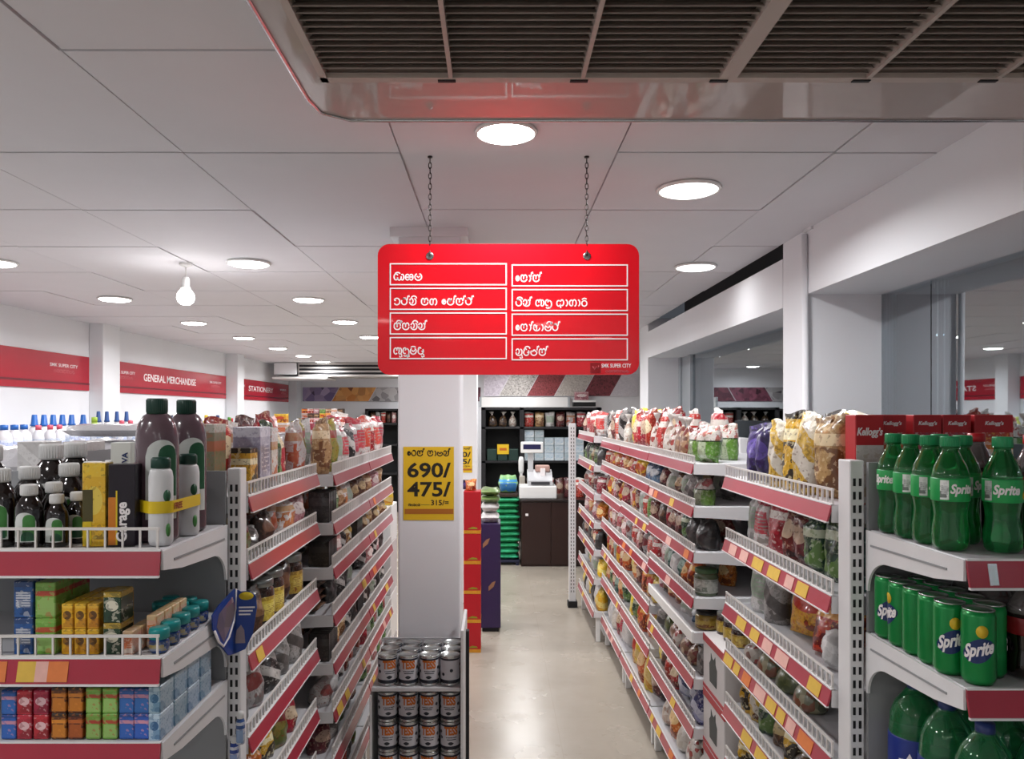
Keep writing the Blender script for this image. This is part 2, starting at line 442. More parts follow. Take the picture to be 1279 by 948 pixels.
# ------------------------------------------------------------------ lamps
M_led = mat('lit_led_diffuser', (1, .97, .95), .4, var=0, emit=24)
M_ledd = mat('weak_led_diffuser', (1, .98, .96), .4, var=0, emit=4)
def lamp_mesh():
    ring = G().lathe([(.091,0),(.1,-.002),(.104,-.006),(.102,-.011),(.096,-.013),(.0915,-.011),(.0915,0)], 32)
    disc = G().lathe([(0,-.0205),(.05,-.0195),(.078,-.017),(.0905,-.012),(.0905,-.004),(0,-.004)], 32)
    return ring.mesh('trim_ring', M_glossw), disc.mesh('diffuser', M_led), disc.mesh('diffuser_weak', M_ledd)
RING, DISC, DISCW = lamp_mesh()
def downlight(x, y, label, watt=None, weak=False, size=1.0):
    t_ = thing('ceiling_downlight', label, 'ceiling light', (x, y, CEIL-.0005), 0, 'round ceiling downlights')
    t_.scale = (size, size, 1)
    obj('trim_ring', RING, None, t_); obj('diffuser', DISCW if weak else DISC, None, t_)
    L = bpy.data.lights.new('downlight_beam', 'AREA'); L.shape = 'DISK'; L.size = .18; L.energy = watt if watt is not None else LAMP_W; L.color = LAMP_COL
    o = bpy.data.objects.new('downlight_beam', L); COL.objects.link(o); o.parent = t_; o.location = (0, 0, -.024)
    L.spread = radians(165)
rows = [(-2.4, 'row along the red-banner wall', [1.25, 2.47, 3.69, 4.86, 6.13, 7.34, 8.49, 9.6, 10.7]),
        (-1.19, 'middle row over the shelves', [1.25, 2.47, 3.71, 4.89, 6.07, 7.26, 8.45, 9.6, 10.7])]
for X, rn, ys in rows:
    for i, y in enumerate(ys):
        if i < 2 and X > -2: continue
        downlight(X, y, f'bright round downlight, {ORD[i]} of the {rn}')
for i, y in enumerate((3.8, 5.0, 6.2, 7.4, 8.5, 9.6, 10.75)):
    downlight(.3, y, f'bright round downlight above the counter aisle, {ORD[i]} one behind the red sign')
downlight(.025, 1.985, 'bright round downlight beside the ceiling air unit, over the red sign', size=.78, watt=6)
downlight(-.9, 11.75, 'added round downlight brightening the back wall, hidden behind the near column')  # lamp added out of sight to brighten the back wall
downlight(.62, 2.49, 'dim round downlight with a broad trim ring, nearest the window beam', watt=13, weak=True)
downlight(.98, 3.8, 'dim round downlight mostly behind the corner of the red sign', watt=1.2, weak=True)
for i, (x, y) in enumerate(((-.87, -1.56), (-1.3, .5), (-2.4, -.5), (.385, -1.82), (.75, .35), (-.5, -2.9), (1.0, -2.9), (-2.4, -2.3))):
    downlight(x, y, f'round downlight in the front of the shop, {ORD[i]} there, out of view', watt=LAMP_W*.7)

# bare bulb on a short cord
b = thing('pendant_bulb', 'bare glowing bulb hanging on a short cord from the ceiling boards', 'light bulb', (-1.5, 3.73, CEIL))
obj('ceiling_rose', G().lathe([(0,0),(.03,0),(.03,-.012),(.012,-.02),(0,-.02)], 20), M_glossw, b)
obj('cord', G().tube([(0,0,-.018),(.002,0,-.05),(0,0,-.075)], .004, 8), M_glossw, b)
obj('socket', G().lathe([(0,-.07),(.014,-.07),(.018,-.08),(.018,-.115),(.022,-.118),(.022,-.125),(0,-.125)], 20), M_glossw, b)
obj('bulb', G().lathe([(0,-.205),(.02,-.202),(.035,-.19),(.042,-.17),(.038,-.15),(.026,-.132),(.018,-.123),(0,-.123)], 24), mat('lit_bulb_glass', (1,.97,.95), .3, var=0, emit=14), b)
L = bpy.data.lights.new('bulb_light', 'POINT'); L.energy = 2.2; L.shadow_soft_size = .05; L.color = LAMP_COL
o = bpy.data.objects.new('bulb_light', L); COL.objects.link(o); o.parent = b; o.location = (0, 0, -.27)

# ------------------------------------------------------------------ ceiling air unit with slatted return grille
u = thing('ceiling_air_unit', 'large ceiling air unit with slatted grey grille and glossy rounded rim', 'air conditioner', (0, 0, EYE+.66))
M_lip = mat('glossy_beige_plastic_rim', '#b3aaa5', .05, var=.04, spec=.25)
x0, x1, ya, yb, yl = -.345, 1.21, .25, 1.53, 1.735
def corner(xa, ya_, xb, yb_, r):
    """outline with one rounded far corner on the -x side"""
    return [(xa, ya_)]+[(xa, yb_-r)]+[(xa+r-r*cos(radians(q)), yb_-r+r*sin(radians(q))) for q in range(9, 90, 9)]+[(xa+r, yb_), (xb, yb_), (xb, ya_)]
rim = G(); outer = corner(-.395, ya, x1+.015, yl, .085); inner = corner(x0, ya, x1, yb, .012)
# flat rim plate between the outer edge and the grille opening
n_ = 60
def resample(P, n):
    L_ = [0]
    for a, c in zip(P, P[1:]): L_.append(L_[-1]+sqrt((a[0]-c[0])**2+(a[1]-c[1])**2))
    out_ = []
    for k in range(n+1):
        d = L_[-1]*k/n; i = max(j for j in range(len(P)) if L_[j] <= d+1e-9); i = min(i, len(P)-2); q = (d-L_[i])/max(1e-9, L_[i+1]-L_[i])
        out_.append((P[i][0]+(P[i+1][0]-P[i][0])*q, P[i][1]+(P[i+1][1]-P[i][1])*q))
    return out_
vs = []; fs = []
inn = [(x0, ya)]+[(x0, ya+(yb-ya)*k/20) for k in range(1, 20)]+[(x0, yb)]+[(x0+(x1-x0)*k/30, yb) for k in range(1, 31)]+[(x1, yb-(yb-ya)*k/9) for k in range(1, 10)]
co, ci = resample(outer, n_), inn[:n_+1] if len(inn) > n_ else inn
ci = resample(inn, n_)
for a, c in zip(co, ci): vs += [(a[0], a[1], 0), (c[0], c[1], 0), (a[0], a[1], .075), (c[0], c[1], .03)]
for k in range(n_):
    q = k*4; fs += [(q, q+1, q+5, q+4), (q, q+4, q+6, q+2), (q+1, q+3, q+7, q+5)]
rim.add(vs, fs)
obj('rim', rim, M_lip, u)
obj('edge_trim', G().tube([(a[0], a[1], -.001) for a in co[:int(n_*.72)]], .0045, 8), M_chrome, u)
obj('housing', G().box((x0+.002, ya, .03), (x1-.002, yb-.002, .07)), mat('dark_duct_inside', '#4a423d', .9), u)
fr = G(); M_grey = mat('grey_beige_grille_plastic', '#b4a9a1', .5)
fr.box((x0, yb-.022, -.004), (x1, yb, .02)).box((x0, ya, -.004), (x0+.014, yb, .02))
for bx, bw in ((-.089, .008), (.169, .008), (.452, .034), (.727, .009), (.98, .009)):
    fr.box((bx-bw/2, ya, -.005), (bx+bw/2, yb-.02, .02))
obj('grille_frame', fr, M_grey, u)
ed = [x0+.014, -.093, -.085, .165, .173, .435, .469, .7225, .7315, .9755, .9845, x1]
for k in range(0, 12, 2):
    q = G(); y = ya+.012
    while y < yb-.03:
        q.add([(ed[k], y, 0), (ed[k+1], y, 0), (ed[k+1], y+.0125, .0125), (ed[k], y+.0125, .0125), (ed[k], y, .002), (ed[k+1], y, .002), (ed[k+1], y+.0125, .0145), (ed[k], y+.0125, .0145)],
              [(0,3,2,1),(4,5,6,7),(0,1,5,4),(2,3,7,6),(1,2,6,5),(3,0,4,7)]); y += .0225
    obj('grille_slats', q, M_grey, u)
cl = G()
for x in (-.115, .145, .42, .70, .95): cl.box((x, yb-.014, -.006), (x+.035, yb-.004, -.003))
obj('grille_clips', cl, M_dark, u)

# far ceiling air unit and its white duct box
u2 = thing('ceiling_air_unit', 'far ceiling air unit with three dark slots near the back wall', 'air conditioner', (-2.12, 11.2, CEIL-.005))
obj('casing', G().bbox((-.68, -.3, -.2), (.75, .3, 0), .01), mat('pale_grey_casing', '#b4b0ad', .6), u2)
s_ = G()
for z in (-.045, -.095, -.15): s_.box((-.66, -.306, z-.017), (.74, -.299, z+.012))
obj('slot_grille', s_, M_dark, u2)
u3 = thing('duct_box', 'white boxed duct under the ceiling beside the far air unit', 'duct', (-2.98, 11.2, CEIL-.005))
obj('box', G().bbox((-.16, -.3, -.17), (.16, .3, 0), .01), M_wall, u3)
obj('ledge', G().bbox((-.17, -.36, -.235), (.6, .3, -.205), .008), M_glossw, u3)

# ------------------------------------------------------------------ hanging red aisle sign
SY = 2.19
sx0, sx1, sz0, sz1 = -.336, .404, EYE+.111, EYE+.481
sg = thing('aisle_sign', 'red hanging aisle sign with white boxed Sinhala lines, on two chains', 'sign', ((sx0+sx1)/2, SY, sz0))
W2 = (sx1-sx0)/2; H2 = sz1-sz0
M_sign = mat('glossy_red_acrylic', '#d3101f', .2, var=.02, spec=.5, coat=.2)
r_ = .033
poly = []
for cx, cz, a in ((W2-r_, r_, -90), (W2-r_, H2-r_, 0), (-W2+r_, H2-r_, 90), (-W2+r_, r_, 180)):
    poly += [(cx+r_*cos(radians(a+q)), cz+r_*sin(radians(a+q))) for q in range(0, 91, 15)]
obj('panel', G().prism(poly, 'y', -.003, .003), M_sign, sg)
K = SY/F
lines = G()
def sgn(x, y): return ((x-635)*K, (468-y)*K)
words_l = ['au ssa dha', 'ca ta hal na i _ sa ha _ e pa hal sa hal ta hal', 'sa ii sa na i na hal', 'ka u lla u ba da u']
words_r = ['e sa aa hal sa hal', 'ta i na hal _ ka lla _ a aa ha aa ra', 'e sa aa hal ya aa ma ii ta hal', 'na u da i la hal sa hal']
for col_, (bx0, bx1) in enumerate(((487, 633), (639, 784))):
    for r in range(4):
        by0 = 329+r*30.7+col_*1.5; by1 = by0+27.5
        (ax, az), (bx, bz) = sgn(bx0, by1), sgn(bx1, by0)
        fr = G(); t_ = .0032
        fr.box((ax, -.0042, az), (bx, -.003, az+t_)).box((ax, -.0042, bz-t_), (bx, -.003, bz)).box((ax, -.0042, az+t_), (ax+t_, -.003, bz-t_)).box((bx-t_, -.0042, az+t_), (bx, -.003, bz-t_))
        obj('line_frame', fr, M_ink, sg)
        tx = sinhala((words_l, words_r)[col_][r], .0195, .17)
        wpx = ((36, 100, 42, 39), (33, 90, 56, 41))[col_][r]
        fit(tx, wpx*K)
        obj('lettering', shift(tx, sgn(bx0+5, 0)[0], -.003, az+.014), M_ink, sg)
lg = G().box((sgn(737, 0)[0], -.0038, sgn(0, 466)[1]), (sgn(750, 0)[0], -.003, sgn(0, 453)[1]))
obj('logo_square', lg, mat('dark_red_ink', '#8d1019', .4), sg)
lt = G(); cxl, czl = sgn(743.5, 459.5)
lt.tube([(cxl-.008, -.004, czl+.004), (cxl-.002, -.004, czl-.005), (cxl+.002, -.004, czl+.003), (cxl+.008, -.004, czl-.002), (cxl+.009, -.004, czl+.006)], .0012, 6)
obj('logo_mark', lt, mat('faded_pink_ink', '#c0525b', .5), sg)
a_ = fit(text('SMK SUPER CITY', .0155, .02), 37*K); obj('lettering', shift(a_, sgn(751, 0)[0], -.003, sgn(0, 459)[1]), M_ink, sg)
a_ = fit(sinhala('la na ka sa ha ma ya', .007, .2), 30*K); obj('lettering', shift(a_, sgn(756, 0)[0], -.003, sgn(0, 465)[1]), mat('faded_pink_ink', '#c0525b', .5), sg)
M_chain = mat('dark_chain_steel', '#3c3634', .4, .8, var=.1)
for cx in (-.188, .256):
    X = cx-(sx0+sx1)/2; ztop = CEIL-sz0; zb = 1.977-sz0
    ch = G(); z = ztop-.002; k = 0
    while z > zb+.008:
        pts = [(X+(.0042*cos(a) if k % 2 else 0), (0 if k % 2 else .0042*cos(a)), z-.009+.0095*sin(a)) for a in [2*pi*q/10 for q in range(10)]]
        ch.tube(pts, .0013, 5, closed=True); z -= .0148; k += 1
    ch.tube([(X, .006, zb+.004), (X, .007, zb+.012), (X, 0, zb+.017), (X, -.007, zb+.012), (X, -.0065, zb), (X, -.003, zb-.002)], .0018, 6)
    ch.lathe([(0,-.002),(.007,-.002),(.007,.002),(0,.002)], 12, (X, 0, ztop-.002))
    obj('chain', ch, M_chain, sg)
    ey = G().map(lambda p: p); ey.lathe([(.006,0),(.011,0),(.011,.002),(.006,.002)], 16); ey.map(lambda p: (X+p.x, -.003-p.z, zb+p.y))
    obj('eyelet', ey, M_chrome, sg)

# ------------------------------------------------------------------ posters on the columns
M_yel = mat('yellow_poster_paper', '#dcb41c', .45, var=.06, scale=8)
def poster(X0, X1, Z0, Z1, y, label):
    p = thing('price_poster', label, 'poster', ((X0+X1)/2, y, Z0), 0)
    Wd, Hd = X1-X0, Z1-Z0
    obj('sheet', G().bbox((-Wd/2, -.0015, 0), (Wd/2, 0, Hd), .0005), M_yel, p)
    obj('bottom_band', G().box((-Wd/2+.006, -.0022, Hd*.085), (Wd/2-.002, -.0015, Hd*.155)), mat('orange_brown_ink', '#a8641a', .5), p)
    q = fit(sinhala('e ta sa hal _ sa aa ma na hal', Hd*.075, .2), Wd*.86); obj('lettering', shift(q, -Wd*.42, -.0016, Hd*.875), M_blk, p)
    for s, zz in (('690/', .59), ('475/', .33)):
        q = text(s, Hd*.27, .025); q = fit(q, Wd*.86); obj('lettering', shift(q, -Wd*.42-min(v[0] for v in q.v), -.0016, Hd*zz), M_blk, p)
    q = fit(text('315/=', Hd*.1, .02), Wd*.35); obj('lettering', shift(q, Wd*.04, -.0016, Hd*.205), M_blk, p)
    q = fit(sinhala('ka la na la na', Hd*.03, .25), Wd*.24); obj('lettering', shift(q, -Wd*.4, -.0016, Hd*.195), M_blk, p)
    q = G().box((-Wd*.15, -.002, Hd*.205), (Wd*.02, -.0016, Hd*.215)); obj('dash', q, mat('olive_ink', '#8d8420', .5), p)
poster(-.366, -.167, EYE-.418, EYE-.129, 3.039, 'yellow price poster reading 690/ and 475/ on the near white column')
poster(-.38, -.196, EYE-.475, EYE-.26, 6.249, 'small yellow price poster on the column further down the aisle')

# ------------------------------------------------------------------ red banners along the side wall
M_ban = mat('red_banner_vinyl', '#ae2334', .25, var=.05, spec=.5)
M_banl = mat('dark_red_banner_line', '#6c1220', .4)
def wall_banner(y0, y1, label, title, dx=0.0):
    zt, zb = EYE+.455+dx, EYE+.185+dx
    p = thing('wall_banner', label, 'banner', (WL+.001, (y0+y1)/2, zb), radians(90))
    W_ = (y1-y0)/2; H = zt-zb
    obj('sheet', G().bbox((-W_, -.012, 0), (W_, 0, H), .002), M_ban, p)
    obj('stripe', G().box((-W_, -.0135, H*.17), (W_, -.012, H*.225)), M_banl, p)
    if title:
        q = fit(text(title, H*.36, .015), (y1-y0)*.44); obj('lettering', shift(q, -W_*.55, -.012, H*.45), M_ink, p)
    for sx in (-.93, .62):
        q = fit(text('SMK SUPER CITY', H*.13, .01), (y1-y0)*.13); obj('lettering', shift(q, W_*sx, -.012, H*.62), M_ink, p)
        q = fit(sinhala('la na ka sa ha ma ya', H*.09, .2), (y1-y0)*.1); obj('lettering', shift(q, W_*sx+.05, -.012, H*.46), mat('faded_pink_ink', '#c0525b', .5), p)
    return p
wall_banner(3.32, 6.2, 'long red wall banner with no large title, before the first wall column', None)
wall_banner(6.52, 9.34, 'red wall banner reading GENERAL MERCHANDISE between two wall columns', 'GENERAL MERCHANDISE')
wall_banner(9.62, 12.15, 'red wall banner furthest along the side wall, near the back corner', 'STATIONERY')

# pictures of food along the back walls
def food_banner(X0, X1, Z0, Z1, y, label, cells):
    p = thing('food_banner', label, 'banner', (X0, y, Z0))
    H = Z1-Z0; W_ = X1-X0
    obj('board', G().bbox((0, -.012, 0), (W_, 0, H), .002), mat('pale_banner_vinyl', '#cfccd0', .4), p)
    sl = H*.55; n = len(cells); cw = (W_+sl)/n
    for i, m_ in enumerate(cells):
        a, b_ = i*cw-sl, (i+1)*cw-sl-.012
        def cl_(v): return min(max(v, 0.004), W_-.004)
        obj('picture_panel', G().prism([(cl_(a), .004), (cl_(b_), .004), (cl_(b_+sl), H-.004), (cl_(a+sl), H-.004)], 'y', -.0135, -.0115), m_, p)
    return p
def speck(name, cols, sc=30):
    if name in MATS: return MATS[name]
    t = NT(name); v = t.n('ShaderNodeTexVoronoi'); t.put(v.inputs['Vector'], t.coord('Object')); v.inputs['Scale'].default_value = sc
    r = t.n('ShaderNodeValToRGB'); t.put(r.inputs[0], t.sep(v.outputs['Color'])[0]); el = r.color_ramp.elements
    while len(el) < len(cols): el.new(.5)
    for i, c in enumerate(cols): el[i].position = i/max(1, len(cols)-1); el[i].color = (*lin(c), 1)
    t.base(r.outputs[0]); t.b.inputs['Roughness'].default_value = .45; MATS[name] = t.m; return t.m
food_banner(-3.12, -.25, EYE+.2, EYE+.43, YB-.002, 'row of slanted food pictures high on the far back wall',
    [speck('plum_picture', ['#6b5a86', '#b7a3c4', '#3a2a4a'], 9), speck('orange_fruit_picture', ['#c4762c', '#e0a15a', '#7c3f18'], 9), speck('grey_mushroom_picture', ['#8b8788', '#c9c6c6', '#4c474b'], 10), speck('plum_red_picture', ['#5a2638', '#8a4a5e', '#3a1826'], 16), speck('dark_berry_picture', ['#4a2030', '#7c3c4c'], 14)])
bz0 = EYE+.26
food_banner(-.19, 2.09, bz0, bz0+.33, 11.39, 'row of slanted grain and spice pictures above the counter shelves',
    [speck('rice_picture', ['#bdb4c0', '#cfc8d0', '#b0a6b2'], 50), speck('grey_grain_picture', ['#9a9490', '#c4bfba', '#77726f'], 60), speck('red_spice_picture', ['#7e2f33', '#96474a', '#5e2024'], 60), speck('pale_grain_picture', ['#b9b2ab', '#cbc5be', '#a79f98'], 60), speck('dark_bean_picture', ['#6d2a33', '#8b4048', '#4c2024'], 60), speck('white_rice_picture', ['#cfcbd2', '#dcd9de'], 50)])
# ------------------------------------------------------------------ shelving
def slotted(x0, x1, y0, y1, z1, face='-y'):
    """upright with two columns of slots on the face that looks at the camera; material 1 = slot"""
    g = G().bbox((x0, y0, 0), (x1, y1, z1), .002, 0, 1)
    w_ = x1-x0; z = .12
    while z < z1-.03:
        for fx in (.3, .7): g.box((x0+w_*fx-.0028, y0-.0006, z), (x0+w_*fx+.0028, y0+.002, z+.016), 1)
        z += .028
    return g
def guard(L, h, pitch, wire=.0022, top=.003):
    """a low fence of upright wires along x from 0 to L"""
    g = G(); n = max(2, int(L/pitch))
    for i in range(n+1):
        x = L*i/n; g.box((x-wire/2, -wire/2, 0), (x+wire/2, wire/2, h))
    g.box((-wire, -top/2, h-top), (L+wire, top/2, h+.0005)); g.box((-wire, -top/2, 0), (L+wire, top/2, .003))
    return g
RNG = random.Random(7)
def bay(label, side, y0, y1, xl, xb, ztops, top, guards=None, strip=.036, tags=.5, seed=1, gp=.025, gh=.034, rail=None, legs=True, bare=()):
    """one bay of aisle shelving. side +1: stands on the +x side and faces -x; -1: faces +x"""
    rg = random.Random(seed)
    t_ = thing('shelf_bay', label, 'shelving', (xl, (y0+y1)/2, 0), 0, 'bays of white aisle shelving')
    yc = (y0+y1)/2; L = y1-y0-.006
    d = abs(xb-xl); s = side
    def loc(g): return g.map(lambda p: (p.x*s, p.y, p.z))      # built for +1 with the front at x=0
    obj('back_panel', loc(G().box((d-.012, -L/2, .1), (d, L/2, top))), M_backp, t_)
    for k, yy in enumerate((-L/2, L/2-.03)):
        g = G().bbox((d-.05, yy, .0), (d-.012, yy+.03, top), .002, 0, 1)
        obj('upright', loc(g), M_white, t_)
    for k, zt in enumerate(ztops):
        dd = 0.0
        sh = obj('shelf', loc(G().bbox((.006, -L/2, zt-.018), (d-.012, L/2, zt), .002, 0, 1)), M_shelf, t_)
        if k in bare:
            obj('bare_rail', loc(G().bbox((-.004, -L/2, zt-strip-.004), (.007, L/2, zt+.004), .003, 0, 1)), M_glossw, sh)
        else:
            # tilted price rail with rolled edges
            pr = G().prism([(-.008, zt-strip), (-.004, zt-strip), (.006, zt-.004), (.006, zt), (.002, zt)], 'y', -L/2, L/2)
            obj('price_rail', loc(pr), M_strip, sh)
            obj('rail_edge', loc(G().box((-.0095, -L/2, zt-strip-.003), (-.003, L/2, zt-strip)).box((.001, -L/2, zt-.001), (.007, L/2, zt+.002))), M_white, sh)
            y = -L/2+.03+rg.random()*.1
            while y < L/2-.09:
                wd = rg.choice((.05, .065, .08))
                if k and rg.random() < tags:
                    tl = G().prism([(-.0088, zt-strip+.003), (-.0078, zt-strip+.003), (.0006, zt-.0045), (-.0004, zt-.0045)], 'y', y, y+wd)
                    obj('price_card', loc(tl), rg.choice((M_tagY, M_tagY, M_tagO, M_tagP)), sh)
                y += wd+.012+rg.random()*(.22-.2*tags)
        if guards is None or k in guards:
            gg = guard(L-.006, gh, gp, max(.004, gp*.17), .0045).map(lambda p: (.006+p.y, p.x-(L-.006)/2, p.z+zt+.001))
            obj('guard_grating', loc(gg), M_wire, sh)
        # deep end brackets, tapering to the front
        for yy in (-L/2-.001, L/2-.003):
            obj('bracket', loc(G().prism([(.003, zt-.001), (d-.03, zt-.001), (d-.03, zt-.075), (d-.09, zt-.06), (.06, zt-strip-.004), (.003, zt-strip-.002)], 'y', yy, yy+.004)), M_white, sh)
    zb = ztops[-1]
    obj('kick_plate', loc(G().box((.07, -L/2, .05), (.085, L/2, zb-.02))), M_shelf, t_)
    if legs:
        for yy in (-L/2+.02, L/2-.045):
            obj('foot', loc(G().bbox((.02, yy, 0), (.05, yy+.025, zb-.02), .003)), M_glossw, t_)
    return dict(side=s, y0=y0, y1=y1, xl=xl, xb=xb, z=ztops, top=top, name=label)

# ------------------------------------------------------------------ goods
CACHE = {}
def pouch_mesh(w_, t_, h, seed, m_, kind='stand'):
    key = ('pouch', round(w_, 3), round(t_, 3), round(h, 3), seed, m_.name, kind)
    if key in CACHE: return CACHE[key]
    rg = random.Random(seed*31+5)
    ph = [rg.random()*6.28 for _ in range(8)]; lean = (rg.random()-.5)*.25
    nu, nv = 10, 13; g = G()
    def pt(u, v, s):
        a = 1-abs(2*u-1)**2.6
        if kind == 'stand': b = min(1, (1-v)*2.0)**.65*(.8+.2*min(1, v*6))
        else: b = (1-abs(2*v-1)**4.5)
        if v > .9: b *= .2
        if kind != 'stand' and v < .08: b *= .3
        yy = s*(t_/2*(a**.6)*b+.0012)
        wr = .0045*sin(9*u+ph[0]+3*v)*sin(7*v+ph[1])+.0032*sin(17*u+ph[2]+4*v)*sin(13*v+ph[3])
        yy += s*wr*(a*b > .05)
        waist = 1-.07*sin(pi*v)*(.5+.5*sin(ph[4])) + (.03*sin(6*v+ph[5]))
        xx = (u-.5)*w_*waist*(1.03 if v > .9 else 1)
        zz = v*h + .006*sin(5*u+ph[6])*v
        if v > .85: yy += (v-.85)*lean*h*2.0; zz -= (v-.85)*abs(lean)*h*.6
        return (xx, yy, max(0, zz))
    vs = []; fs = []
    ring = 2*nu
    for j in range(nv+1):
        v = j/nv
        for i in range(nu): vs.append(pt(i/nu, v, -1))
        for i in range(nu): vs.append(pt(1-i/nu, v, 1))
    for j in range(nv):
        for i in range(ring):
            i2 = (i+1) % ring; fs.append((j*ring+i, j*ring+i2, (j+1)*ring+i2, (j+1)*ring+i))
    fs.append(tuple(range(ring))[::-1]); fs.append(tuple(nv*ring+i for i in range(ring)))
    g.add(vs, fs, 0, True)
    CACHE[key] = g.mesh('packet', m_); return CACHE[key]
def bag_mesh(dia, h, seed, m_, squash=1.0):
    """clear bag filled with loose food, gathered and tied near the top, the film flaring above the tie"""
    key = ('bag', round(dia, 3), round(h, 3), seed, m_.name)
    if key in CACHE: return CACHE[key]
    rg = random.Random(seed*17+3); ph = [rg.random()*6.28 for _ in range(6)]
    prof = [(.30,0),(.42,.03),(.50,.14),(.49,.32),(.44,.48),(.33,.6),(.2,.69),(.1,.76),(.07,.8),(.13,.86),(.24,.93),(.3,1.0)]
    def wob(a, v): return 1+.08*sin(2*a+ph[0]+2*v)+.06*sin(3*a+ph[1]-4*v)+(.05+.22*max(0, v-.5))*sin(6*a+ph[2]+3*v)*.5
    g = G().lathe([(r*dia, z*h) for r, z in prof], 22, mi=0, sx=1.0, sy=.72*squash, wob=wob)
    lx = (rg.random()-.5)*.25
    g.map(lambda p: (p.x+lx*max(0, p.z-h*.5), p.y, p.z))
    CACHE[key] = g.mesh('tied_bag', m_); return CACHE[key]
def flatpack_mesh(w_, d_, h, seed, m_):
    """soft pack lying on its back"""
    key = ('flat', round(w_, 3), round(d_, 3), round(h, 3), seed, m_.name)
    if key in CACHE: return CACHE[key]
    rg = random.Random(seed*13+1); ph = [rg.random()*6.28 for _ in range(6)]
    n = 8; vs = []; fs = []
    for s in (0, 1):
        for j in range(n+1):
            for i in range(n+1):
                u, v = i/n, j/n; a = (1-abs(2*u-1)**6)**.5*(1-abs(2*v-1)**6)**.5
                z = h*.5+(h*.5*a*(.8+.2*sin(8*u+ph[0])*sin(7*v+ph[1])) if s else -h*.5*a)
                vs.append(((u-.5)*w_*(1+.04*sin(6*v+ph[2])), (v-.5)*d_*(1+.04*sin(6*u+ph[3])), max(0, z)))
    N = (n+1)**2
    for s in (0, 1):
        for j in range(n):
            for i in range(n):
                q = s*N+j*(n+1)+i; f = (q, q+1, q+n+2, q+n+1); fs.append(f if s else f[::-1])
    g = G().add(vs, fs, 0, True)
    CACHE[key] = g.mesh('soft_pack', m_); return CACHE[key]
def carton_mesh(w_, d_, h, m_, tuck=True):
    key = ('box', round(w_, 3), round(d_, 3), round(h, 3), m_.name)
    if key in CACHE: return CACHE[key]
    g = G().bbox((-w_/2, -d_/2, 0), (w_/2, d_/2, h), .0015, 0, 1)
    g.box((-w_/2+.004, -d_/2-.0006, h-.0035), (w_/2-.004, -d_/2+.002, h-.002))       # tuck flap seam
    CACHE[key] = g.mesh('carton', m_); return CACHE[key]
def jar(w_, h, body, lid, label, parts=('body', 'lid', 'label')):
    """a screw-top jar or tin as one body with lid and label parts"""
    key = ('jar', round(w_, 3), round(h, 3), body.name, lid.name, label.name)
    if key not in CACHE:
        r = w_/2; lh = h*.16
        B = G().lathe([(r*.86,0),(r*.97,.003),(r,.01),(r,h*.7),(r*.95,h*.78),(r*.84,h*.83),(r*.84,h*.86),(0,h*.86)], 22)
        Ld = G().lathe([(r*.9,h*.835),(r*.93,h*.84),(r*.93,h*.98),(r*.88,h),(0,h)], 22)
        La = G().lathe([(r*1.004,h*.12),(r*1.012,h*.13),(r*1.012,h*.62),(r*1.004,h*.63)], 22)
        CACHE[key] = (B.mesh('body', body), Ld.mesh('lid', lid), La.mesh('label', label))
    return CACHE[key]

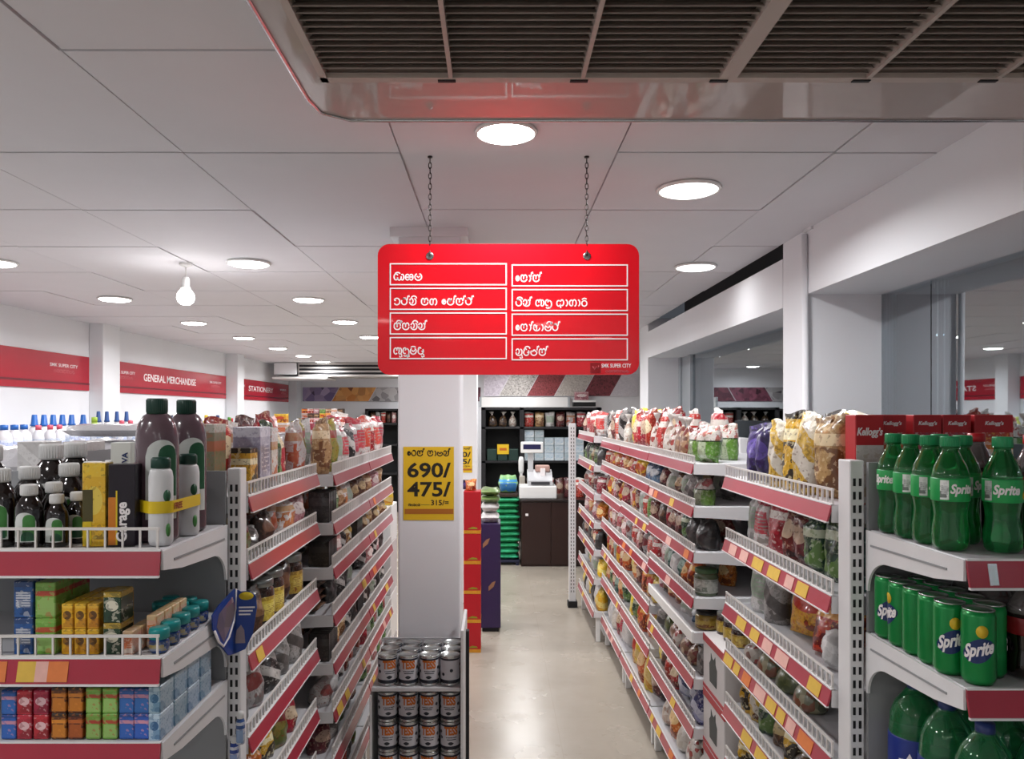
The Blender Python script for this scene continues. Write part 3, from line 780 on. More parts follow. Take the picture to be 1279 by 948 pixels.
PK = {   # wrapper key: words, base, band, panel, blotch, style
 'yel':   ('yellow foil', '#cf9a1e', '#dfc04a', '#b5391f', '#7a3a14', 0),
 'yelp':  ('plain yellow', '#dfb01c', '#e2c43a', '#e8d27a', '#c98a14', 2),
 'lem':   ('bright yellow', '#e3c713', '#e9da4a', '#d8c27a', '#c28b10', 2),
 'red':   ('red foil', '#a31a22', '#7c1016', '#d9c4a4', '#5c1213', 0),
 'redw':  ('red and white', '#b3222a', '#c8c2bd', '#ded6cd', '#8c1a1e', 3),
 'whr':   ('white with red print', '#d3cecb', '#a8232c', '#c03a3f', '#a19a92', 1),
 'mar':   ('maroon', '#5d1a20', '#411014', '#b59b87', '#2a0c10', 0),
 'sil':   ('silver foil', '#a6a3a2', '#8a8686', '#7d3a36', '#6b6664', 0),
 'silw':  ('silver-white', '#c2bfbe', '#d2cfcd', '#8fa08c', '#9b9795', 1),
 'brn':   ('brown', '#5b3a2a', '#3d261b', '#b39a72', '#33201a', 0),
 'tan':   ('tan', '#a9855c', '#7c5a3b', '#d8c3a0', '#6d4428', 3),
 'grn':   ('green', '#58812f', '#c9c4be', '#8da35d', '#3c5a26', 1),
 'dgrn':  ('dark green', '#1c3a2a', '#10241b', '#b9c1a9', '#5a7a3c', 3),
 'blu':   ('dark blue', '#263f63', '#1b2c48', '#c9cdd2', '#6a86a5', 0),
 'nav':   ('navy and silver', '#222a5c', '#3a4276', '#b8bac8', '#8a8db0', 2),
 'pur':   ('dark purple', '#2b2050', '#1b1433', '#4f4187', '#15102a', 0),
 'blk':   ('black', '#232121', '#151415', '#3a3738', '#4a443f', 2),
 'bkw':   ('black and white striped', '#1d1b1c', '#8f8b88', '#b9b4b0', '#3b3836', 2),
 'org':   ('orange', '#c4601d', '#d98a3a', '#e2c08a', '#7c2f12', 0),
 'orgr':  ('orange-red', '#b8401c', '#8c2416', '#e0a44c', '#66170f', 3),
 'pnk':   ('pink', '#b98084', '#cfa5a6', '#e4d6d3', '#8c4a52', 0),
 'tea':   ('teal', '#1f5650', '#153c38', '#9fb8ae', '#123330', 0),
 'yb':    ('yellow and black', '#c3921f', '#221a12', '#e5d9b4', '#2a2016', 3),
 'ybw':   ('yellow, brown and white', '#c9a43a', '#e2dbc9', '#cfc9bd', '#5b3419', 2),
 'pic':   ('white pictured', '#c9c3c2', '#d8d4d2', '#b78f6a', '#b5623a', 3),
 'lil':   ('lilac-grey', '#9d97ab', '#c4c0cc', '#7a7390', '#c9c4cf', 1),
 'gry':   ('grey-white', '#8e8a88', '#aaa6a4', '#4b4645', '#5b5654', 2),
 'veg':   ('yellow-green pictured', '#8d8438', '#a89a3a', '#8f2a22', '#5d6a2a', 3),
 'coc':   ('dark brown', '#332019', '#20140f', '#6b4a35', '#47291d', 0),
 'gsl':   ('green-sleeved clear', '#58812f', '#c9c4be', '#9aa58a', '#2a3a1c', 4),
 'wht':   ('white', '#d8d6d5', '#c3c0bf', '#c9c7c6', '#b5b1b0', 2),
}
FM = {   # clear bag key: words, crumb colours
 'nut': ('clear bag of brown snack mix', ['#7d5a43', '#9c7a5c', '#5e3a2c', '#b39a80', '#6b2a26']),
 'mix': ('clear bag of red and white mix', ['#c9c1b8', '#9a3a34', '#d8d2cb', '#7c5448', '#b8aea4']),
 'wmx': ('clear bag of pale puffed mix', ['#cfc9c0', '#dcd7d0', '#b3aaa0', '#c0b0a2', '#a4897a']),
 'chi': ('clear bag of dried red chilli', ['#8c1b1c', '#a52a24', '#6d1214', '#b5453a']),
 'len': ('clear bag of orange lentils', ['#c1702e', '#d08744', '#a8581f']),
 'ric': ('clear bag of white rice', ['#cbc6bd', '#d8d4cd', '#bdb6ab']),
 'spi': ('clear bag of dark spice', ['#3a2a22', '#54402f', '#2a1e18', '#6b5236']),
 'grm': ('clear bag of green gram', ['#5a6136', '#727a4a', '#47502c']),
 'gar': ('clear bag of greenish soup mix', ['#6d6f58', '#8c8a6e', '#4a4f3c', '#a19a80', '#7a4a34']),
}
def pk(k): 
    d = PK[k]; return printmat('wrapper_'+d[0].replace(' ', '_').replace(',', ''), d[1], d[2], d[3], d[4], style=d[5])
def fm(k): return fillmat('filling_'+k, FM[k][1])
GREENLID = mat('green_screw_lid', '#3d5a36', .4); BLACKLID = mat('black_screw_lid', '#1c1b1d', .35); STEELLID = mat('tin_lid', '#8f9290', .3, .8)
AMBER = mat('amber_filled_jar', '#8c7434', .2, coat=.5); OLIVE = mat('olive_filled_jar', '#4f5a40', .2, coat=.5); DARKJ = mat('dark_filled_jar', '#2c1c16', .15, coat=.6); MAROJ = mat('maroon_sauce_bottle', '#431315', .12, coat=.6)
LABW = printmat('pale_jar_label', '#b3b5ac', '#8f938a', '#cfcfc8', '#6d756a', style=1); LABY = printmat('yellow_jar_label', '#b59a3a', '#8a6d22', '#cdb95e', '#7a4d20', style=1)
JR = {'jam': ('amber jar with a black lid', AMBER, BLACKLID, LABY), 'olv': ('olive-green jar with a pale label', OLIVE, GREENLID, LABW), 'drk': ('dark brown jar with a tin lid', DARKJ, STEELLID, LABY), 'sau': ('maroon sauce jar', MAROJ, BLACKLID, LABW)}

PNAME = dict(zip(PK, ['packet_a', 'packet_b', 'packet_c', 'packet_d', 'packet_e', 'packet_f', 'packet_g', 'foil_pouch']*6))  # packets of unknown contents; names dealt out in turn by wrapper
def fill(B, k, items, n=None, back=.0, seed=0, gap=.004, where='', start=0.0, stop=None):
    fill1(B, k, items, n, back, seed, gap, where, start, stop)
    soft = [it for it in items if it[0] in 'PL_' and (it[0] == '_' or it[1] != 'blk')]
    if len([it for it in soft if it[0] != '_']) >= 2 and B['short'][:8] not in ('furthest',) and k < 6:
        alt = soft[1:]+soft[:1]
        fill1(B, k, [(('P' if i[0] != '_' else '_'), i[1], i[2]*1.1, i[3]*1.04)+((.05,) if i[0] != '_' else ()) for i in alt], n, back+.135, seed+500, .012, 'behind, ', start+.16, stop)
def fill1(B, k, items, n=None, back=.0, seed=0, gap=.006, where='', start=0.0, stop=None):
    """stand a row of goods on shelf k of bay B, near end first; items repeat until the shelf is full.
    item: (kind, key, width, height as a share of the clear gap, depth)"""
    rg = random.Random(seed*101+k*7+3)
    z = B['z'][k]; clear = (B['z'][k-1]-.05-z) if k else .2
    y = B['y0']+.016+start; end = (stop if stop is not None else B['y1']-.02)
    i = 0
    cnt = {}
    while True:
        it = items[i % len(items)]
        if n is not None and i >= n: break
        kind, key, w_, hf = it[:4]; dp = it[4] if len(it) > 4 else .05
        if kind == '_': y += w_; i += 1; 
        if kind == '_':
            if y > end: break
            continue
        w_ = w_*(.94+.12*rg.random()); h = max(.04, clear*hf*(.93+.1*rg.random()))
        th = (.1+.5*rg.random()) if kind in 'PL' else 0
        if kind in 'PL': dp = dp*1.15; ext = w_*cos(th)+dp*.8*sin(th); ex0 = ext
        else: ext = w_
        if y+ext > end: break
        yc = y+ext/2; X = B['xl']+B['side']*(back+.012+dp/2+rg.random()*.012+(w_*.5*sin(th)*.75))
        rz = -B['side']*(pi/2-th) if th else -B['side']*pi/2+(rg.random()-.5)*.16
        sd = rg.randrange(4)
        shelfname = f"{ORD[k]} shelf"
        def lab(desc):
            cnt[desc] = cnt.get(desc, 0)+1
            q = cnt[desc]
            return f"{desc}, {ORD[q-1]} along {shelfname}, {where}{B['short']}"
        grp = f"goods on the {B['short']}"
        if kind == 'P' or kind == 'L':
            o = obj(PNAME[key], pouch_mesh(w_*.98, dp, h, sd, pk(key), 'pillow' if rg.random() < .4 else 'stand'), loc=(X, yc, z+.0008), rot=(0, 0, rz)); tag(o, lab(PK[key][0]+' packet'), 'packet', grp)
            if kind == 'L': o.rotation_euler[1] = .0; o.rotation_euler[0] = -.16-.1*rg.random(); o.location.x += B['side']*.015; o.location.z += dp*.5*abs(sin(o.rotation_euler[0]))+.002
        elif kind == 'T':
            o = obj('tied_bag', bag_mesh(w_*.9, h, sd, fm(key)), loc=(X, yc, z+.0008), rot=(0, 0, rz)); tag(o, lab(FM[key][0]), 'bag', grp)
        elif kind == 'B':
            o = obj('carton', carton_mesh(w_*.97, dp, h, pk(key)), loc=(X, yc, z+.0008), rot=(0, 0, rz*.98-.0*B['side'])); tag(o, lab(PK[key][0]+' carton'), 'carton', grp)
        elif kind == 'J':
            d_ = JR[key]; me = jar(w_*.95, h, *d_[1:])
            o = thing('jar', lab(d_[0]), 'jar', (X, yc, z+.0008), rz, grp)
            for nm, q in zip(('glass', 'screw_lid', 'paper_label'), me): obj(nm, q, None, o)
        elif kind == 'F':     # a short pile of flat packs
            layers = it[5] if len(it) > 5 else 2; hh = min(.03, h/layers)
            for q in range(layers):
                o = obj('soft_pack', flatpack_mesh(w_*.95, max(.09, dp), hh, (sd+q) % 4, pk(key)), loc=(X+B['side']*.04, yc, z+.001+q*(hh*.99+.001)), rot=(0, 0, rz))
                tag(o, lab(PK[key][0]+' flat soft pack'), 'packet', grp)
        elif kind == 'H':     # slim packs standing side by side, edges out
            m_ = pk(key); nn = max(1, int(w_/.016))
            for q in range(nn):
                yy = y+(q+.5)*w_/nn
                o = obj('slim_packet', carton_mesh(.011, .07, h, m_), loc=(B['xl']+B['side']*(back+.055), yy, z+.0008), rot=(0, 0, rz))
                tag(o, lab(PK[key][0]+' slim packet on edge'), 'packet', grp)
        y += ext+gap+rg.random()*.006; i += 1
# ------------------------------------------------------------------ the aisle bays
def zz(*d): return [EYE-q+.036 for q in d]
def zz_(*d): return None
def mk(label, short, *a, **k):
    B = bay(label, *a, **k); B['short'] = short; return B
R1 = mk('white shelf bay on the window side, nearest bay, with yellow price cards', 'nearest window bay', 1, 1.668, 2.45, .722, 1.19, zz(.233,.43,.633,.78,.95,1.12,1.36), 1.42, seed=3, tags=.9)
R2 = mk('white shelf bay on the window side, second along, with one bare white rail', 'second window bay', 1, 2.75, 3.55, .70, 1.16, zz(.2137,.3676,.53,.6925,.815,.98,1.157,1.38), 1.42, seed=4, guards=(0,1,2,3,5,6), tags=.35, bare=(4,), gp=.03, gh=.028)
R3 = mk('white shelf bay on the window side, third along the aisle', 'third window bay', 1, 3.556, 4.352, .70, 1.16, zz(.215,.365,.55,.735,.92,1.12,1.38), 1.42, seed=5, tags=.3, gp=.035, gh=.026)
R4 = mk('white shelf bay on the window side, fourth along the aisle', 'fourth window bay', 1, 4.37, 5.15, .70, 1.16, zz(.215,.37,.56,.745,.93,1.12,1.38), 1.42, seed=6, tags=.25, gp=.03, gh=.026)
R5 = mk('white shelf bay on the window side, furthest bay, standing forward of the others', 'furthest window bay', 1, 5.16, 6.1, .648, 1.12, zz(.19,.385,.575,.765,.95,1.14,1.36), 1.48, seed=8, tags=.2, gp=.04, gh=.026)
L1 = mk('white shelf bay opposite the window side, nearest bay, with dense wire guards', 'nearest column bay', -1, 1.818, 2.52, -.582, -.98, zz(.231,.39,.605,.80,.995,1.17,1.36), 1.40, seed=9, tags=.18)
L2 = mk('white shelf bay opposite the window side, second along beside the column', 'second column bay', -1, 2.6, 3.322, -.547, -.98, zz(.242,.4055,.556,.715,.8775,1.04,1.2,1.38), 1.43, seed=10, tags=.2, gp=.026, gh=.04)
L3 = mk('white shelf bay opposite the window side, third along, half hidden by the column', 'third column bay', -1, 3.328, 4.05, -.547, -.98, zz(.242,.4055,.556,.715,.8775,1.04,1.2,1.38), 1.43, seed=11, tags=.2, gp=.03, gh=.04)
LB = mk('white shelf bay back to back with the column-side bays, facing the side wall', 'rear bay', 1, 1.82, 4.05, -1.42, -.985, zz(.225,.6,1.0,1.36), 1.44, seed=12, tags=.2, gp=.03)

# slotted posts seen end-on
g = slotted(.735, .765, 1.606, 1.662, EYE-.097)
p = thing('slotted_post', 'white slotted shelf post beside the green soda bottles', 'post', (0,0,0)); obj('post', g, [M_white, M_dark], p)
obj('foot', G().bbox((.73, 1.59, 0), (.77, 1.664, .012), .002), M_white, p)
g = slotted(-.617, -.587, 1.772, 1.815, EYE-.125)
p = thing('slotted_post', 'white slotted shelf post behind the blue hanging sign', 'post', (0,0,0)); obj('post', g, [M_white, M_dark], p)
obj('foot', G().bbox((-.622, 1.76, 0), (-.584, 1.816, .012), .002), M_white, p)
g = slotted(.575, .628, 6.105, 6.16, EYE-.075)
p = thing('slotted_post', 'white perforated end post at the far end of the window-side shelves', 'post', (0,0,0)); obj('post', g, [M_white, M_dark], p)
obj('foot', G().bbox((.565, 6.09, 0), (.64, 6.17, .05), .004), M_dark, p)

# goods, near end first
fill(R1, 0, [('P','tan',.085,.95,.06),('P','ybw',.085,.98,.06),('P','yb',.08,1.0,.06),('P','ybw',.07,.96,.05),('P','pur',.095,.82,.07),('P','pur',.095,.84,.07),('P','sil',.05,.62,.04)], n=7, seed=1, back=.0, start=.065)
fill(R1, 1, [('P','tea',.07,.98,.05),('P','dgrn',.08,1.0,.05),('P','dgrn',.08,1.0,.05),('P','mar',.075,1.0,.05),('P','mar',.06,1.0,.05),('P','redw',.11,1.02,.06),('P','whr',.08,1.0,.05),('P','silw',.07,1.0,.05),('P','mar',.08,.98,.05)], n=9, seed=2, back=.03)
fill(R1, 2, [('_','',.09,0),('P','wht',.05,.6,.04),('L','orgr',.10,.85,.05),('L','yel',.15,1.0,.06),('_','',.04,0),('P','gry',.085,.95,.06),('P','silw',.10,1.0,.06),('_','',.03,0),('P','silw',.05,.5,.04)], n=9, seed=3, back=.02)
fill(R1, 3, [('_','',.2,0),('T','gar',.12,1.05,.08),('T','grm',.12,1.0,.08),('T','gar',.12,1.05,.08),('T','mix',.10,.8,.07),('T','gar',.1,.75,.07)], n=6, seed=4, back=.01)
fill(R1, 4, [('P','lem',.06,.4,.05),('_','',.14,0),('T','spi',.09,.6,.06),('P','yb',.07,.7,.05),('P','brn',.07,.72,.05),('P','dgrn',.075,.8,.05),('P','ybw',.06,.85,.04),('P','yb',.06,.9,.04),('P','veg',.05,.85,.04)], n=9, seed=5, back=.01)
fill(R1, 5, [('_','',.1,0),('P','yb',.08,.8,.05),('P','pur',.07,.7,.05),('P','yb',.07,.8,.05),('P','ybw',.08,.85,.05),('P','pur',.06,.75,.05)], n=9, seed=6)

fill(R2, 0, [('P','gsl',.10,.66,.07),('P','gsl',.09,.66,.07),('T','nut',.10,.85,.08),('T','nut',.105,.85,.08),('T','mix',.10,.9,.08),('T','wmx',.10,.92,.08),('P','redw',.08,.95,.06)], seed=11)
fill(R2, 1, [('P','gsl',.09,.92,.06),('P','gry',.07,1.0,.05),('P','silw',.085,1.0,.06),('P','brn',.08,1.0,.06),('P','silw',.09,.95,.06),('T','wmx',.09,.95,.07),('P','mar',.07,.95,.06),('P','blu',.1,1.02,.07)], seed=12)
fill(R2, 2, [('P','blk',.10,1.0,.07),('P','blk',.10,1.0,.07),('P','dgrn',.07,.95,.05),('P','mar',.075,.95,.05),('P','mar',.07,.95,.05),('P','redw',.07,.98,.05),('P','coc',.07,.98,.05),('P','mar',.07,.98,.05)], seed=13)
fill(R2, 3, [('J','olv',.085,.85,.08),('P','orgr',.08,.95,.06),('P','org',.07,.9,.05),('P','tea',.065,.95,.05),('P','wht',.07,.8,.05),('P','tea',.065,.95,.05),('P','silw',.07,.9,.05),('P','pnk',.07,.9,.05)], seed=14)
fill(R2, 4, [('J','jam',.095,.9,.09),('P','blu',.06,.9,.05),('P','silw',.12,.95,.05),('P','orgr',.09,1.0,.06),('P','org',.09,1.0,.06),('P','coc',.08,.9,.05),('P','pnk',.07,.9,.05)], seed=15)
fill(R2, 5, [('P','gry',.08,.8,.05),('T','nut',.10,.9,.08),('T','nut',.10,.85,.08),('T','mix',.10,.9,.08),('T','nut',.1,.85,.08),('T','grm',.09,.85,.07)], seed=16)
fill(R2, 6, [('P','nav',.10,.95,.07),('P','nav',.10,.95,.07),('P','nav',.1,.9,.07),('P','red',.09,.95,.06),('P','redw',.09,.95,.06),('P','coc',.08,.9,.05),('P','lem',.09,.95,.06)], seed=17)
fill(R2, 7, [('T','wmx',.12,.8,.1),('T','mix',.12,.8,.1),('T','ric',.13,.9,.1),('P','org',.11,.9,.07),('T','wmx',.12,.9,.1),('P','mar',.11,.9,.08),('T','ric',.12,.9,.1)], seed=18)

fill(R3, 0, [('T','mix',.10,.9,.08),('P','red',.10,1.0,.07),('P','red',.10,1.02,.07),('P','redw',.09,.95,.06),('P','red',.09,1.05,.06),('P','lem',.11,1.0,.08)], seed=21)
fill(R3, 1, [('P','blu',.11,1.0,.07),('P','blu',.10,1.0,.07),('P','yel',.10,1.0,.07),('P','yel',.10,1.0,.07),('P','redw',.08,.95,.06),('P','org',.10,1.0,.07)], seed=22)
fill(R3, 2, [('P','mar',.08,.95,.05),('P','grn',.08,.95,.05),('P','redw',.08,.95,.05),('P','silw',.08,.95,.05),('P','mar',.08,.95,.05),('P','yel',.08,.95,.05),('P','pnk',.07,.95,.05)], seed=23)
fill(R3, 3, [('P','redw',.08,.95,.05),('P','whr',.08,.95,.05),('P','sil',.08,.9,.05),('P','mar',.08,.95,.05),('P','pnk',.07,.95,.05)], seed=24)
fill(R3, 4, [('P','lem',.1,.95,.07),('P','yel',.09,.95,.06),('P','orgr',.09,1.0,.06),('P','mar',.08,.95,.05),('P','org',.09,1.0,.06)], seed=25)
fill(R3, 5, [('P','lem',.10,.95,.07),('P','org',.1,.95,.07),('P','orgr',.09,.95,.06),('P','yel',.09,.95,.06),('P','dgrn',.07,.9,.05)], seed=26)
fill(R3, 6, [('P','mar',.10,.9,.08),('P','lem',.12,.95,.09),('P','org',.11,.95,.08),('P','lem',.12,.95,.09),('P','yel',.11,.95,.08),('T','ric',.11,.9,.09)], seed=27)

fill(R4, 0, [('T','wmx',.10,.95,.08),('P','bkw',.09,1.05,.06),('P','whr',.09,1.0,.06),('P','redw',.09,1.0,.06),('P','mar',.08,1.0,.06)], seed=31)
fill(R4, 1, [('P','org',.09,1.0,.06),('P','redw',.09,1.0,.06),('P','org',.10,1.0,.06),('P','yel',.09,1.0,.06),('P','red',.08,1.0,.05)], seed=32)
fill(R4, 2, [('P','red',.09,1.0,.06),('P','yel',.09,1.0,.06),('P','mar',.08,1.0,.05),('P','pnk',.08,.95,.05)], seed=33)
fill(R4, 3, [('P','pnk',.08,.95,.05),('P','red',.08,.95,.05),('P','whr',.08,.95,.05),('P','mar',.08,.95,.05)], seed=34)
fill(R4, 4, [('P','org',.09,.95,.06),('P','red',.09,.95,.05),('P','yel',.09,.95,.05),('P','silw',.08,.95,.05)], seed=35)
fill(R4, 5, [('P','dgrn',.09,.95,.06),('P','org',.09,.95,.05),('P','tea',.09,.95,.05),('P','red',.08,.95,.05)], seed=36)
fill(R4, 6, [('P','wht',.10,.9,.08),('P','whr',.11,.95,.08),('P','red',.10,.95,.08),('T','ric',.11,.9,.09)], seed=37)

fill(R5, 0, [('P','whr',.11,.85,.07),('P','mar',.11,.85,.07),('P','redw',.11,.85,.07),('P','redw',.11,.85,.07)], seed=41)
fill(R5, 1, [('P','blk',.11,.9,.07),('P','dgrn',.11,.9,.07),('P','brn',.11,.9,.07),('P','dgrn',.11,.9,.07)], seed=42)
fill(R5, 2, [('P','redw',.12,.9,.07),('P','sil',.11,.9,.07),('P','mar',.11,.9,.07)], seed=43)
fill(R5, 3, [('P','org',.11,.9,.07),('P','pnk',.11,.9,.07),('P','redw',.11,.9,.07)], seed=44)
fill(R5, 4, [('P','blk',.1,.9,.07),('P','red',.11,.9,.07),('P','mar',.11,.9,.07)], seed=45)
fill(R5, 5, [('P','yelp',.1,.9,.07),('P','silw',.11,.9,.07),('P','wht',.11,.9,.07)], seed=46)
fill(R5, 6, [('P','yelp',.1,.9,.07),('P','wht',.11,.9,.07),('P','blk',.11,.9,.07)], seed=47)

fill(L1, 0, [('B','yb',.05,.55,.05),('B','lil',.10,.78,.07),('B','pic',.055,.8,.07),('P','dgrn',.08,.9,.06),('L','red',.1,.95,.06),('P','pic',.08,.9,.05),('L','mar',.10,.9,.06),('P','pnk',.08,.8,.05)], n=8, seed=51, start=.07)
fill(L1, 1, [('P','veg',.09,.95,.05),('P','gry',.07,.6,.05),('P','coc',.08,.9,.05),('L','pic',.11,.95,.05),('P','pic',.11,1.0,.05),('P','pnk',.11,1.0,.05),('P','pic',.08,1.0,.05)], seed=52)
fill(L1, 2, [('P','gry',.09,.6,.05),('P','coc',.09,.75,.06),('J','drk',.09,.8,.09),('J','drk',.09,.85,.09),('P','coc',.09,.8,.06),('J','drk',.1,.85,.09),('P','brn',.09,.9,.06)], seed=53)
fill(L1, 3, [('P','gry',.11,.8,.06),('P','sil',.11,.85,.06),('P','bkw',.10,.75,.06),('P','gry',.10,.8,.06),('P','gry',.10,.95,.06),('P','gry',.10,1.0,.06)], seed=54)
fill(L1, 4, [('P','veg',.10,.6,.06),('P','org',.09,.62,.06),('P','yb',.09,.7,.06),('P','veg',.1,.75,.06),('P','red',.08,.7,.06),('P','veg',.10,.85,.06),('P','gry',.10,.95,.06)], seed=55)
fill(L1, 5, [('P','bkw',.1,.8,.06),('P','pnk',.09,.8,.06),('P','blk',.09,.7,.06),('P','whr',.10,.85,.06),('P','pnk',.10,.85,.06)], seed=56)
fill(L1, 6, [('P','bkw',.1,.8,.06),('P','pnk',.09,.8,.06),('P','whr',.10,.85,.06)], seed=57)

fill(L2, 0, [('P','tan',.09,.95,.05),('P','veg',.09,.95,.05),('P','silw',.09,.9,.06),('P','whr',.08,.8,.06),('P','bkw',.08,.85,.06),('P','whr',.09,.85,.06),('P','mar',.08,.8,.05)], seed=61)
fill(L2, 1, [('H','blk',.13,.92),('P','dgrn',.08,.9,.05),('P','tan',.08,.9,.05),('P','pic',.08,.9,.05),('P','silw',.08,.9,.05),('P','brn',.08,.9,.05)], seed=62)
fill(L2, 2, [('H','blk',.13,.9),('P','pnk',.08,.9,.05),('P','bkw',.08,.9,.05),('P','tan',.08,.9,.05),('P','ybw',.08,.9,.05)], seed=63)
fill(L2, 3, [('F','coc',.13,.9,.1,4),('P','blk',.07,.9,.05),('P','bkw',.08,.9,.05),('P','blk',.07,.9,.05),('P','silw',.08,.9,.05)], seed=64)
fill(L2, 4, [('H','blk',.15,.85),('P','org',.07,.85,.05),('P','tan',.08,.85,.05),('P','bkw',.08,.9,.05),('P','blk',.08,.9,.05)], seed=65)
fill(L2, 5, [('P','sil',.10,.75,.06),('P','wht',.10,.7,.06),('P','bkw',.1,.85,.06),('P','mar',.08,.85,.05),('P','redw',.08,.85,.05)], seed=66)
fill(L2, 6, [('P','mar',.1,.85,.06),('P','gry',.1,.85,.06),('P','dgrn',.08,.85,.05),('P','silw',.09,.85,.05)], seed=67)
fill(L2, 7, [('P','gry',.1,.85,.06),('P','veg',.1,.85,.06),('P','redw',.1,.85,.05)], seed=68)
fill(L3, 0, [('P','whr',.11,.95,.07),('P','whr',.11,.95,.07),('P','redw',.11,1.0,.07),('P','whr',.11,.95,.07)], seed=71)
fill(L3, 1, [('P','brn',.08,.9,.05),('P','tan',.08,.9,.05),('P','redw',.08,.9,.05),('P','pnk',.08,.9,.05)], seed=72)
fill(L3, 2, [('P','brn',.08,.9,.05),('P','ybw',.08,.9,.05),('P','tan',.08,.9,.05)], seed=73)
fill(L3, 3, [('P','bkw',.08,.9,.05),('P','pnk',.08,.9,.05),('P','blk',.07,.9,.05)], seed=74)
fill(L3, 4, [('P','bkw',.08,.9,.05),('P','blk',.07,.9,.05),('P','silw',.08,.9,.05)], seed=75)
fill(L3, 5, [('P','redw',.08,.85,.05),('P','silw',.08,.85,.05),('P','dgrn',.08,.85,.05)], seed=76)
fill(L3, 6, [('P','dgrn',.08,.85,.05),('P','pnk',.08,.85,.05)], seed=77)

# white cartons with red bands, piled between the first two window-side bays
M_cart = mat('white_corrugated_carton', '#c9c5c4', .6, var=.04)
M_band = mat('red_carton_band', '#a8202c', .5)
M_cat = mat('dark_animal_print', '#3d4140', .6)
zc = 0.0
for k in range(4):
    h = .19
    c = thing('banded_carton', f'white carton with red bands and dark animal print, {ORD[k]} from the floor in its pile', 'carton', (.895, 2.6, zc+.001*k), 0, 'pile of red-banded white cartons')
    obj('box', G().bbox((-.165, -.125, 0), (.165, .125, h), .003, 0, 1), M_cart, c)
    obj('band', G().box((-.1662, -.1262, h-.028), (.166, .1262, h-.003)).box((-.1662, -.1262, .002), (.166, .1262, .014)), M_band, c)
    obj('print', G().prism([(.0+q[0]*.05, .095+q[1]*.05) for q in ((-.8,-1),(.8,-1),(.9,.2),(.55,.5),(.5,1),(.2,.7),(-.2,.7),(-.5,1),(-.55,.5),(-.9,.2))], 'x', -.1665, -.1655), M_cat, c)
    zc += h
zt = zc+.004
for i, (x, y) in enumerate(((.80, 2.53), (.80, 2.62), (.88, 2.55), (.88, 2.66), (.80, 2.70))):
    me = jar(.06, .075, *JR['drk'][1:]); o = thing('jar', f'small dark jar on top of the red-banded carton pile, {ORD[i]} from the aisle end', 'jar', (x, y, zt), .3*i, 'jars on the carton pile')
    for nm, q in zip(('glass', 'screw_lid', 'paper_label'), me): obj(nm, q, None, o)
# ------------------------------------------------------------------ end-of-aisle shelving facing the camera
def end_bay(label, xa, xb, yf, yb, ztops, inner, guards, strip=.044, top=1.47, cards=()):
    base = ((xa+xb)/2, (yf+yb)/2, 0)
    t_ = thing('end_shelf', label, 'shelving', base, 0, 'white end-of-aisle shelving')
    mv = lambda g: shift(g, -base[0], -base[1])
    obj('back_panel', mv(G().box((xa+.004, yb-.012, .1), (xb-.004, yb-.002, top))), M_backp, t_)
    for k, zt in enumerate(ztops):
        sh = obj('shelf', mv(G().bbox((xa+.005, yf+.006, zt-.02), (xb-.005, yb-.012, zt), .003, 0, 1)), M_shelf, t_)
        obj('price_rail', mv(G().prism([(yf-.008, zt-strip), (yf-.004, zt-strip), (yf+.006, zt-.005), (yf+.006, zt), (yf+.001, zt)], 'x', xa+.004, xb-.004)), M_strip, sh)
        obj('rail_edge', mv(G().box((xa+.004, yf-.010, zt-strip-.004), (xb-.004, yf-.003, zt-strip)).box((xa+.004, yf, zt-.001), (xb-.004, yf+.008, zt+.002))), M_white, sh)
        for (kk, cx0, cx1, m_) in cards:
            if kk == k: obj('price_card', mv(G().prism([(yf-.0090, zt-strip+.004), (yf-.0078, zt-strip+.004), (yf+.0002, zt-.005), (yf-.001, zt-.005)], 'x', cx0, cx1)), m_, sh)
        if k in guards:
            Lg = xb-xa-.02; gg = guard(Lg, .040, .031, .0034, .0045).map(lambda p: (xb-.012-p.x if inner == xb else xa+.012+p.x, yf+.006+p.y, zt+.002+p.z))
            obj('guard_grating', mv(gg), M_wire, sh)
        d = yb-yf
        crv = [(yb-.012-d*.24*(1-cos(radians(q)))-.004, zt-.125+.068*sin(radians(q))) for q in range(0, 91, 10)]
        for X in (xa, xb-.005):
            pl = [(yf+.004, zt-.001), (yb-.008, zt-.001), (yb-.008, zt-.125)]+crv+[(yf+.09, zt-.048), (yf+.004, zt-strip+.008)]
            obj('bracket', mv(G().prism(pl, 'x', X, X+.005)), M_white, sh)
        # pressed rib and hook of the visible bracket
        X = inner if inner == xa else inner
        sg_ = -1 if inner == xa else 1
        obj('bracket_rib', mv(G().prism([(yf+.05, zt-.022), (yb-.03, zt-.028), (yb-.03, zt-.032), (yf+.05, zt-.026)], 'x', X, X+sg_*.0015)), M_backp, sh)
    return t_
ER = end_bay('white end-of-aisle shelving stacked with green soda bottles and cans', .764, 1.50, 1.26, 1.606, [1.291, 1.08, .70, .32], .764, (), .043, 1.43,
             cards=((0, .873, .94, M_tagY), (0, .80, .815, M_chrome)))
EL = end_bay('white end-of-aisle shelving stacked with antiseptic bottles and small cartons', -1.50, -.6136, 1.42, 1.772, [1.278, 1.08, .925, .62, .32], -.6136, (0, 1), .044, 1.40,
             cards=((1, -.878, -.845, M_tagY), (1, -.845, -.822, M_tagP), (1, -.822, -.785, M_tagO), (1, -.93, -.898, M_tagO)))

